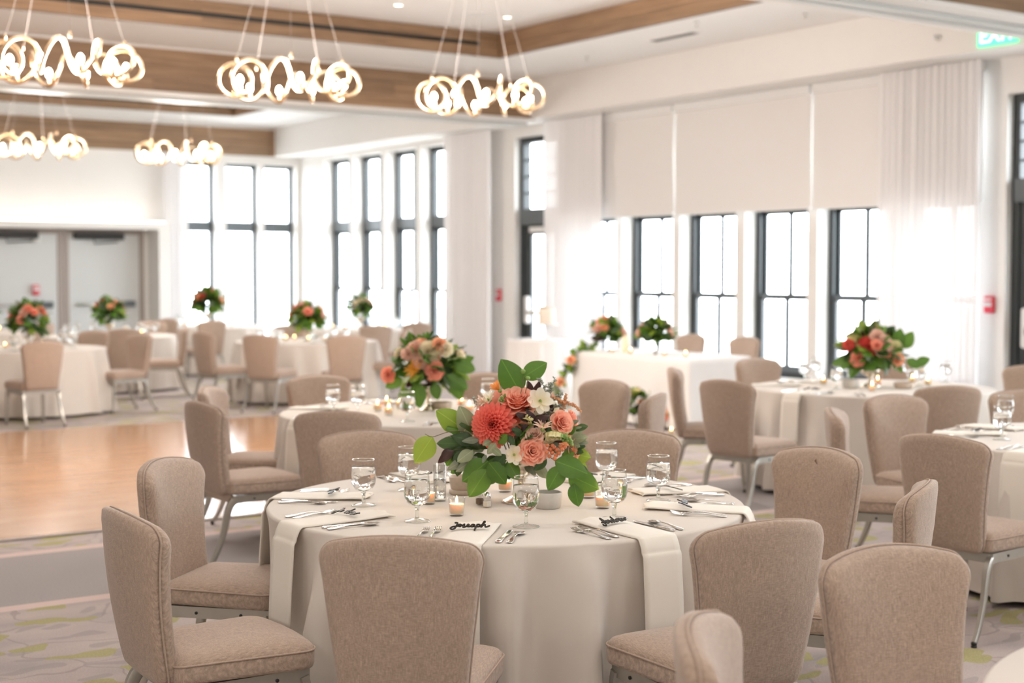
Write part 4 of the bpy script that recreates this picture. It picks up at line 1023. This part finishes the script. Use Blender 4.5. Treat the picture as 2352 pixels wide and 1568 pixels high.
flower(BQ, 'dahlia', 'dahlia', 'p_dahlia', L(1128, 976, .13), V(-.30, -.93, .12), .092, rr)
flower(BQ, 'cosmos', 'flat', 'p_cream', L(1240, 922, .09), V(.10, -.8, .45), .050, rr, 'p_lemon')
flower(BQ, 'cosmos', 'flat', 'p_cream', L(1181, 1045, .155), V(-.25, -.9, .15), .040, rr, 'p_lemon')
flower(BQ, 'cosmos', 'flat', 'p_cream', L(1234, 937, .06), V(.25, -.6, -.2), .040, rr, 'p_lemon')
flower(BQ, 'spider_lily', 'strap', 'p_cream', L(1125, 922, .05), V(-.45, -.5, .55), .050, rr)
flower(BQ, 'spider_lily', 'strap', 'p_blush', L(1113, 928, .06), V(-.55, -.6, .1), .042, rr)
flower(BQ, 'daisy', 'daisy', 'p_yellow', L(1147, 896, .02), V(-.55, -.35, .75), .042, rr)
flower(BQ, 'rose_bud', 'strap', 'p_blush', L(1246, 985, .15), V(.15, -.35, .9), .042, rr)
flower(BQ, 'rose', 'rose', 'p_blush', L(1062, 985, .03), V(-.9, -.3, .2), .040, rr)
flower(BQ, 'rose', 'rose', 'p_blush', L(1228, 1000, .125), V(-.1, -.7, .5), .040, rr)
# back side, seen only from elsewhere
for px, py, m, dx in ((1150, 930, 'p_coral', -.3), (1250, 945, 'p_cream', .3), (1200, 1000, 'p_coral', .0), (1110, 1000, 'p_blush', -.7), (1290, 1000, 'p_peach', .7)):
    flower(BQ, 'rose', 'rose', m, L(px, py, -.12), V(dx, .8, .35), .06, rr)
# snapdragon spike: bells along a bent stem, green tip
sp = spline([L(1240, 1000, .12), L(1268, 992, .15), L(1296, 1000, .16), L(1312, 1022, .15)], 5)
sd_ = MB().tube(sp, .004, 6).build('snapdragon', 'p_green', BQ)
for i in range(9):
    p = sp[3+i]; t = i/8; q = V(rr.uniform(-.3, .3), -.55, -.8); s_ = .036*(1-.55*t)
    b = MB().lathe([(.001, 0), (.28, .1), (.30, .55), (.42, .92), (.62, 1.02), (.40, .9), (.25, .5)], 10).build('bell', 'p_lemon' if i < 6 else 'p_green', sd_); b.matrix_basis = compose(p, orient(q), s_)
for i in range(14):
    p = sp[min(len(sp)-1, 11+i//4)]+V(rr.uniform(-.012, .012), rr.uniform(-.012, .012), rr.uniform(-.012, .012)); b = MB().ball((0, 0, 0), 1, 7, 5).build('bud', 'p_green', sd_); b.matrix_basis = compose(p, orient(V(0, 0, 1)), .0065)
BM = MB().ball((0, 0, 0), 1, 10, 7).mesh('berry', 'berry')
bs = MB().tube(spline([L(1255, 1015, .10), L(1270, 1035, .15), L(1280, 1045, .16)], 4), .002, 5).build('berry_sprig', 'stem', BQ)
for px, py in ((1257, 1024), (1263, 1033), (1256, 1040), (1268, 1041), (1272, 1028), (1279, 1034), (1284, 1042), (1277, 1047), (1291, 1033), (1297, 1027), (1262, 1049), (1274, 1054), (1268, 1024), (1288, 1026)):
    b = put('berry', BM, bs); b.matrix_basis = compose(L(px, py, .165+rr.uniform(-.01, .01)), orient(V(0, 0, 1)), rr.uniform(.0075, .0092))
for i in range(44):
    px, py = rr.uniform(1060, 1320), rr.uniform(975, 1070); b = L(px, py, .05); d = V((px-1190)/130, -.55, -(py-1020)/90)
    leaf(BQ, rr.choice(['dark', 'green', 'dark', 'grey', 'dark', 'pale']), b, d, rr.uniform(.05, .085), rr, face=V(rr.uniform(-.4, .4), -.8, .6))
# large leaves: base point, tip point (picture), depth, kind
for bx, by, tx, ty, dep, k in ((1195, 903, 1154, 830, .04, 'green'), (1202, 866, 1253, 833, .04, 'green'), (1062, 985, 1008, 945, .05, 'lime'), (1085, 1000, 1060, 938, .06, 'pale'), (992, 1004, 952, 1062, .06, 'lime'), (1050, 1000, 1066, 960, .02, 'green'),
    (1120, 1060, 1064, 1106, .14, 'green'), (1118, 1080, 1078, 1140, .15, 'green'), (1122, 1064, 1160, 1112, .16, 'green'), (1150, 1050, 1120, 1110, .12, 'green'), (1165, 1060, 1190, 1100, .13, 'green'), (1160, 1045, 1128, 1078, .15, 'dark'),
    (1275, 1060, 1346, 1084, .17, 'green'), (1290, 1072, 1258, 1124, .17, 'green'), (1306, 1092, 1374, 1124, .16, 'green'), (1318, 1112, 1330, 1163, .16, 'green'), (1255, 1055, 1230, 1080, .15, 'dark'), (1300, 1040, 1355, 1050, .03, 'lime'), (1310, 1055, 1350, 1088, .02, 'lime'),
    (1075, 1030, 1020, 1050, .08, 'dark'), (1040, 1035, 1005, 1060, .10, 'plum'), (1065, 1020, 1006, 1018, .07, 'dark'), (1030, 1030, 1012, 1062, .09, 'plum'), (1090, 1015, 1040, 1000, .10, 'dark'), (1060, 1035, 1048, 1090, .10, 'dark'), (1045, 1035, 1026, 1068, .07, 'green'), (1085, 1035, 1052, 1058, .13, 'pale'),
    (1095, 1050, 1048, 1082, .12, 'grey'), (1085, 1060, 1066, 1092, .12, 'grey'), (1070, 1055, 1028, 1078, .10, 'grey'), (1100, 1010, 1062, 1012, .12, 'grey'), (1115, 1045, 1108, 1062, .15, 'grey'),
    (1128, 1012, 1110, 1022, .15, 'pale'), (1138, 1018, 1118, 1042, .16, 'pale'), (1145, 1020, 1160, 1000, .15, 'green'), (1130, 1030, 1150, 1045, .16, 'pale'), (1310, 1000, 1338, 985, .05, 'pale'), (1312, 1008, 1340, 1008, .06, 'pale'), (1306, 1015, 1330, 1025, .07, 'pale'), (1302, 998, 1318, 980, .06, 'green'),
    (1215, 965, 1190, 950, .12, 'plum'), (1225, 968, 1255, 955, .12, 'plum'), (1210, 975, 1195, 995, .13, 'plum'), (1230, 975, 1215, 945, .12, 'plum'), (1240, 965, 1228, 990, .13, 'plum'), (1222, 905, 1212, 878, .04, 'plum'), (1228, 908, 1240, 880, .04, 'plum'),
    (1200, 1000, 1178, 985, .14, 'dark'), (1195, 1010, 1215, 985, .13, 'green'), (1165, 1000, 1180, 1020, .15, 'dark'), (1280, 1010, 1262, 985, .12, 'dark'), (1290, 1050, 1318, 1040, .10, 'green')):
    B, T = L(bx, by, dep), L(tx, ty, dep+rr.uniform(.0, .035)); leaf(BQ, k, B, T-B, (T-B).length*1.05, rr, face=V(rr.uniform(-.35, .35), -1, rr.uniform(.1, .6)))
for path in (((1195, 905), (1199, 890), (1203, 866)), ((1205, 910), (1208, 895), (1212, 878)), ((1100, 1000), (1050, 990), (1020, 995), (992, 1004), (975, 997)), ((1262, 1050), (1290, 1072), (1306, 1092), (1318, 1112)), ((1150, 1040), (1135, 1055), (1120, 1064)), ((1120, 1030), (1080, 1030), (1040, 1035))):
    MB().tube(spline([L(x, y, .08) for x, y in path], 4), .0016, 5).build('twig', 'stem', BQ)
for px, py in ((1201, 853), (1212, 869)): b = MB().lathe([(.001, -1), (.7, -.7), (1, 0), (.9, .6), (.5, .9), (.001, .8)], 8).build('seed_pod', 'p_green', BQ); b.matrix_basis = compose(L(px, py, .07), orient(V(.1, -.3, 1)), .0095)
def sprig(parent, pts, m, n, r, seed, spread=.012):
    """feathery twig of small lobes that no one could count"""
    q = random.Random(seed); P = spline(pts, 6); mb = MB().tube(P, .0014, 5)
    for i in range(n):
        t = q.random(); p = P[int(t*(len(P)-1))]; d = Vector((q.uniform(-1, 1), q.uniform(-1, 1), q.uniform(-.2, 1))).normalized(); l = spread*(1.2-.6*t)
        mb.tube([p, p+d*l*.6, p+d*l], [r*.6, r, r*.3], 5)
    o = mb.build('sprig', m, parent); o['kind'] = 'stuff'; return o
for i, pts in enumerate((((1240, 920), (1262, 900), (1275, 866)), ((1245, 920), (1250, 890), (1232, 868)), ((1255, 930), (1280, 915), (1290, 905)), ((1250, 945), (1280, 935), (1298, 940)), ((1245, 925), (1265, 905), (1262, 880)), ((1260, 950), (1250, 965), (1270, 958)))):
    sprig(BQ, [L(x, y, .05) for x, y in pts], 'sprig_grey', 46, .0032, i, .020)
sprig(BQ, [L(1290, 945, .05), L(1296, 925, .05), L(1300, 905, .05)], 'yarrow', 90, .003, 21, .012); sprig(BQ, [L(1285, 925, .05), L(1315, 930, .05), L(1336, 948, .05)], 'yarrow', 120, .003, 22, .012); sprig(BQ, [L(1270, 915, .05), L(1282, 918, .06), L(1294, 925, .06)], 'yarrow', 70, .003, 23, .010)
sprig(BQ, [L(1205, 960, .13), L(1215, 965, .14), L(1222, 975, .13)], 'p_lemon', 30, .0022, 24, .02); sprig(BQ, [L(1150, 930, .08), L(1155, 918, .09), L(1160, 905, .08)], 'p_green', 26, .003, 25, .018); sprig(BQ, [L(1100, 935, .05), L(1092, 925, .05), L(1088, 912, .05)], 'sprig_grey', 40, .003, 26, .016)

def arrangement(p, label, w, h, seed, vase_h=.15, vr=.075, m='mercury', roses=10, nleaf=46, lift=.55, name='flower_arrangement', pal=None, low=False, front=(), fleaves=()):
    """rounded bouquet w wide and h high above its vase"""
    q = random.Random(seed); o = empty(name, p, -YAW if front else q.random()*6); tag(o, label, 'flowers')
    dd_ = p.x*sin(YAW)+p.y*cos(YAW); pc_ = 1176+F_PX*(p.x*cos(YAW)-p.y*sin(YAW))/dd_
    def LL(px, py, dep): k = (dd_-dep)/F_PX; return Vector(((px-pc_)*k, -dep, EYE-(py-HORIZON)*k-p.z))
    for px, py, k, mm, sz in front: v = LL(px, py, .16); flower_small(o, {'strap': 'lily', 'flat': 'cosmos'}.get(k, k), k, mm, v, Vector((v.x*1.5, -.75, (v.z-.25)*2.2)), sz, q)
    for bx, by, tx, ty in fleaves: a, b = LL(bx, by, .14), LL(tx, ty, .17); leaf(o, 'green', a, b-a, (b-a).length, q, face=Vector((0, -1, .4)))
    if not low: goblet_vase(o, vase_h, vr, m)
    z0 = 0 if low else vase_h*.95
    pal = pal or ['p_coral', 'p_coral', 'p_peach', 'p_cream', 'p_blush', 'p_red', 'p_lemon', 'p_coral']
    def shell(e0, e1):
        a = q.uniform(0, 2*PI); e = q.uniform(e0, e1); return Vector((cos(a)*cos(e), sin(a)*cos(e), sin(e)))
    for i in range(int(nleaf*1.45)):
        d = shell(-.45 if not low else 0.05, 1.45); b = Vector((d.x*w*.28, d.y*w*.28, z0+h*.36+d.z*h*.36)); ln = q.uniform(.09, .15)*(w/.55)**.5
        if b.z < .02: b.z = .02
        dd = d+Vector((q.uniform(-.6, .6), q.uniform(-.6, .6), q.uniform(-.7, .3)))
        if low and dd.z < -.1: dd.z = .1
        leaf(o, q.choice(['green', 'green', 'dark', 'lime', 'dark', 'grey', 'green']), b, dd, ln, q, face=Vector((d.x, d.y, d.z+.4)), roll=q.uniform(-.5, .5))
    for i in range(int(nleaf*.55)):
        d = shell(-.6 if not low else 0, 1.5); b = Vector((0, 0, z0+h*.34))+d*w*.06; dd = d+Vector((q.uniform(-.5, .5), q.uniform(-.5, .5), q.uniform(-.2, .3)))
        leaf(o, q.choice(['dark', 'green', 'dark', 'plum']), b, dd, w*q.uniform(.22, .34), q, face=Vector((d.x, d.y, d.z+.3)), roll=q.uniform(-1.2, 1.2))
    for i in range(roses):
        e0, e1 = (.0, .5) if i % 3 == 0 else (.35, 1.4)
        d = shell(e0, e1); k = 'dahlia' if i % 5 == 2 else 'rose'; mm = q.choice(pal)
        flower_small(o, 'dahlia' if k == 'dahlia' else 'rose', k, mm, Vector((d.x*w*.36, d.y*w*.36, z0+h*.42+d.z*h*.42)), d+Vector((0, 0, .25)), q.uniform(.044, .062)*(w/.55)**.4, q)
    for i in range(5):
        d = shell(.3, 1.3); pp = Vector((d.x*w*.3, d.y*w*.3, z0+h*.4+d.z*h*.3)); sprig(o, [pp, pp+d*.05, pp+d*.10+Vector((0, 0, .02))], q.choice(['sprig_grey', 'yarrow', 'p_green']), 22, .004, seed*7+i, .022)
    for i in range(7):
        a = q.uniform(0, 2*PI); r = q.uniform(.01, .05); MB().tube([(r*.4*cos(a), r*.4*sin(a), z0*.8+.004), (r*2*cos(a), r*2*sin(a), z0+h*.4)], .003, 5).build('stem', 'stem', o)
    return o
def top(key): return Vector((*TAB[key], TH))
arrangement(at(985, 943, TH), 'bouquet with yellow lily, pink rose and drooping leaves on the second table', .58, .34, 31, .17, .07, pal=['p_cream', 'p_coral', 'p_blush', 'p_cream', 'p_peach'], nleaf=66, roses=7,
    front=((985, 806, 'dahlia', 'p_cream', .085), (1026, 802, 'rose', 'p_cream', .05), (953, 848, 'strap', 'p_yellow', .07), (1000, 851, 'rose', 'p_coral', .062), (968, 830, 'rose', 'p_blush', .05), (895, 861, 'rose', 'p_coral', .05), (940, 812, 'rose', 'p_blush', .045), (1012, 790, 'rose', 'p_peach', .045)),
    fleaves=((958, 880, 967, 937), (1000, 880, 1008, 918), (1045, 872, 1062, 918), (1030, 862, 1078, 892), (925, 868, 888, 888), (940, 872, 975, 868), (1045, 830, 1095, 848), (930, 890, 935, 930), (990, 862, 1010, 878)))
arrangement(at(1998, 888, TH), 'bouquet with a red orange dahlia in a pale footed bowl, curtain-side table', .62, .37, 32, .14, .085, pal=['p_coral', 'p_lemon', 'p_blush', 'p_coral'], nleaf=66, roses=7,
    front=((1983, 796, 'dahlia', 'p_dahlia', .09), (2014, 793, 'rose', 'p_blush', .085), (2004, 774, 'rose', 'p_blush', .06), (2046, 798, 'rose', 'p_lemon', .055), (1960, 824, 'rose', 'p_coral', .06), (1938, 792, 'rose', 'p_dahlia', .045), (2052, 826, 'rose', 'p_peach', .05), (2026, 806, 'rose', 'p_coral', .05)),
    fleaves=((2050, 800, 2058, 755), (2065, 800, 2085, 762), (1945, 832, 1903, 833), (2075, 825, 2105, 842), (2020, 830, 2022, 852), (2095, 835, 2125, 822), (1990, 830, 1975, 850), (2055, 840, 2062, 855)))
arrangement(top('left')+Vector((.02, -.1, 0)), 'green and coral bouquet on the leftmost table beyond the dance floor', .56, .46, 33, .15, pal=['p_coral', 'p_peach', 'p_blush', 'p_coral'], nleaf=75)
arrangement(top('door'), 'round bouquet with a bright red flower in front of the grey door', .54, .40, 34, .17, pal=['p_coral', 'p_peach', 'p_coral', 'p_dahlia'], nleaf=70)
arrangement(top('hid'), 'bouquet partly hidden behind the leftmost one, below the small fire alarm', .58, .42, 35, .20, pal=['p_coral', 'p_blush', 'p_cream'], nleaf=50)
arrangement(top('middle'), 'dark leafy bouquet on the middle table beyond the dance floor', .56, .42, 36, .14, pal=['p_coral', 'p_coral', 'p_dahlia', 'p_blush'], nleaf=65)
arrangement(top('tall'), 'pale pink bouquet on the far table beside the tall windows', .52, .40, 37, .18, pal=['p_blush', 'p_coral', 'p_cream'], nleaf=50)
arrangement(top('rear'), 'domed bouquet in the glare of the far windows', .66, .46, 38, .22, pal=['p_coral', 'p_red', 'p_peach'], nleaf=95)

# ------------------------------------------------------------------ white sweetheart table, cake table
def rect_cloth(x0, y0, x1, y1, H, hem, seed):
    q = random.Random(seed); per = []; n = 60
    def corner(cx, cy, a0, r=.04):
        return [(cx+r*cos(a0+PI/2*k/4), cy+r*sin(a0+PI/2*k/4)) for k in range(5)]
    base = []
    cs = [(x1-.04, y1-.04, 0), (x0+.04, y1-.04, PI/2), (x0+.04, y0+.04, PI), (x1-.04, y0+.04, 1.5*PI)]
    for i, (cx, cy, a) in enumerate(cs):
        base += corner(cx, cy, a); nx = cs[(i+1) % 4]; e = corner(nx[0], nx[1], nx[2])[0]; s0 = base[-1]
        for k in range(1, 24): base.append((s0[0]+(e[0]-s0[0])*k/24, s0[1]+(e[1]-s0[1])*k/24))
    c = ((x0+x1)/2, (y0+y1)/2); rings = []
    for k in (.01, .5, .97): rings.append([(c[0]+(x-c[0])*k, c[1]+(y-c[1])*k, H) for x, y in base])
    ph = [q.uniform(0, 6) for _ in range(3)]
    for k in range(13):
        t = k/12; ring = []
        for j, (x, y) in enumerate(base):
            d = Vector((x-c[0], y-c[1])).normalized(); f = sin(j*.55+ph[0])+.6*sin(j*.23+ph[1])+.5*sin(j*.9+ph[2]); o = .02*t+.013*t*f; ring.append((x+d.x*o, y+d.y*o, H-.006-(H-.006-hem)*t))
        rings.append(ring)
    mb = MB().loft(rings); i = len(mb.v); mb.v.append((*c, H)); n = len(base); mb.f += [(i, j, (j+1) % n) for j in range(n)]; return mb
o = rect_cloth(9.98, 11.28, 10.88, 13.28, TH, .03, 4).build('tablecloth', mat('white_linen', (.84, .82, .81), .85, vary=.02, vscale=3)); tag(o, 'white floor-length cloth over the rectangular sweetheart table', 'tablecloth')
t = empty('sweetheart_table', (10.43, 12.28, 0)); tag(t, 'rectangular table hidden under the white sweetheart cloth', 'table')
MB().bevbox((-.42, -.97, .72), (.42, .97, .752), .008).build('tabletop', 'door_frame', t, smooth=False)
for sx in (-1, 1):
    for sy in (-1, 1): MB().tube([(sx*.36, sy*.85, .72), (sx*.38, sy*.90, 0)], .016, 8).build('leg', 'silver_paint', t)
o = cloth_mesh(.40, TH+.05, 91, folds=9, amp=.05, flare=.10).build('tablecloth', M['cloth'] if 0 else bpy.data.materials['white_linen'], None, loc=(10.66, 14.85, 0)); tag(o, 'white floor-length cloth over the small round cake table', 'tablecloth')
t = empty('cake_table', (10.66, 14.85, 0)); tag(t, 'small round table hidden under the cake table cloth', 'table')
MB().lathe([(.001, .775), (.37, .775), (.378, .785), (.378, .798), (.37, .803), (.001, .803)], 32).build('tabletop', 'door_frame', t); MB().lathe([(.24, 0), (.24, .02), (.03, .05), (.03, .775)], 20).build('pedestal', 'silver_paint', t)
cz = TH+.05; cl = at(1237, 786, cz); cl = Vector((10.70, 14.75, cz))
o = empty('cake_stand', cl); tag(o, 'pale pedestal cake stand on the small round table', 'cake stand')
MB().lathe([(.001, 0), (.085, 0), (.085, .008), (.03, .02), (.014, .05), (.020, .08), (.013, .12), (.03, .178), (.001, .180)], 24).build('pedestal', 'white_plastic', o); MB().lathe([(.001, .178), (.14, .178), (.148, .186), (.148, .194), (.14, .198), (.001, .198)], 32).build('plate', 'white_plastic', o)
o = empty('cake', cl+Vector((0, 0, .198))); tag(o, 'single-tier cream wedding cake trimmed with small flowers on top', 'cake')
MB().lathe([(.001, 0), (.105, 0), (.107, .006), (.106, .185), (.100, .195), (.001, .197)], 36).build('tier', 'cake', o)
q = random.Random(8)
for i in range(6): a = PI*.7+i*.35; flower_small(o, 'rose', 'rose', q.choice(['p_blush', 'p_peach', 'p_cream']), (.075*cos(a), .075*sin(a), .205), (cos(a)*.6, sin(a)*.6, .7), .024, q)
for i in range(6): a = PI*.6+i*.4; leaf(o, 'green', (.07*cos(a), .07*sin(a), .198), (cos(a), sin(a), .3), .035, q)
pl = MB().lathe([(.001, 0), (.05, 0), (.085, .012), (.088, .014), (.05, .006), (.001, .005)], 28).build('plate', 'white_plastic', None, loc=(10.42, 14.98, cz)); tag(pl, 'small white plate on the cake table beside the stand', 'plate')
arrangement(Vector((10.17, 12.85, TH)), 'low bouquet on the sweetheart table at the head of the trailing garland', .50, .44, 51, low=True, roses=9, nleaf=55, pal=['p_coral', 'p_peach', 'p_lemon', 'p_blush'])
arrangement(Vector((10.16, 12.02, TH)), 'low green bouquet at the middle of the sweetheart table edge', .50, .46, 52, low=True, roses=8, nleaf=62, pal=['p_blush', 'p_cream', 'p_coral', 'p_blush'])
arrangement(at(1466, 988, 0), 'upright bouquet on the floor in front of the sweetheart cloth', .34, .50, 53, low=True, roses=7, nleaf=55)
arrangement(at(1527, 985, 0), 'small low bouquet on the floor beside the edge-on chairs', .28, .30, 54, low=True, roses=6, nleaf=34)
# trailing garland from the table top to the floor
q = random.Random(61); gpth = spline([(10.12, 13.05, .80), (9.98, 13.14, .76), (9.90, 13.2, .58), (9.84, 13.28, .38), (9.74, 13.4, .18), (9.58, 13.52, .06), (9.35, 13.62, .04)], 8)
ga = MB().tube(gpth, .006, 6).build('flower_garland', 'stem'); tag(ga, 'leafy garland with orange roses trailing from the sweetheart table to the floor', 'garland')
for i in range(120):
    p = gpth[int(q.random()*(len(gpth)-1))]; d = Vector((q.uniform(-1, .6), q.uniform(-1, 1), q.uniform(-.8, .8))); b = p+d*.02; b.z = max(b.z, .02)
    if b.z < .08: d.z = abs(d.z)
    leaf(ga, q.choice(['green', 'green', 'dark', 'lime', 'grey']), b, d, q.uniform(.06, .10), q, face=Vector((-.6, -.6, .5)), roll=q.uniform(-.6, .6))
for k, (t_, m) in enumerate(((.30, 'p_peach'), (.52, 'p_peach'), (.66, 'p_coral'), (.72, 'p_peach'), (.80, 'p_coral'), (.88, 'p_blush'), (.94, 'p_peach'))):
    p = gpth[int(t_*(len(gpth)-1))]; flower_small(ga, 'rose', 'rose', m, p+Vector((-.05, -.05, .03)), (-.6, -.6, .5), .055, q)
# candles on and before the sweetheart table
for x, y, lb in ((10.05, 12.62, 'votive candle between the pillar candle and the low bouquet'), (10.05, 12.30, 'votive candle left of the middle bouquet on the sweetheart table'), (10.06, 11.75, 'votive candle right of the middle bouquet on the sweetheart table'), (10.14, 11.50, 'votive candle near the right end of the sweetheart table')): votive((x, y, TH), lb)
for x, y, lb in ((9.74, 11.26, 'votive candle on the floor at the corner of the sweetheart cloth'), (9.55, 11.42, 'votive candle on the floor beside the small low bouquet'), (9.42, 12.0, 'votive candle on the floor before the upright bouquet')): votive((x, y, 0), lb, .8)
pc = MB().lathe([(.001, 0), (.034, 0), (.036, .003), (.036, .188), (.033, .19), (.02, .185), (.001, .184)], 24).build('pillar_candle', 'wax_glow', None, loc=(10.16, 12.52, TH)); tag(pc, 'tall cream pillar candle between the two low bouquets', 'candle')
MB().tube([(0, 0, .184), (.001, 0, .198)], .0012, 5).build('wick', 'ink', pc)
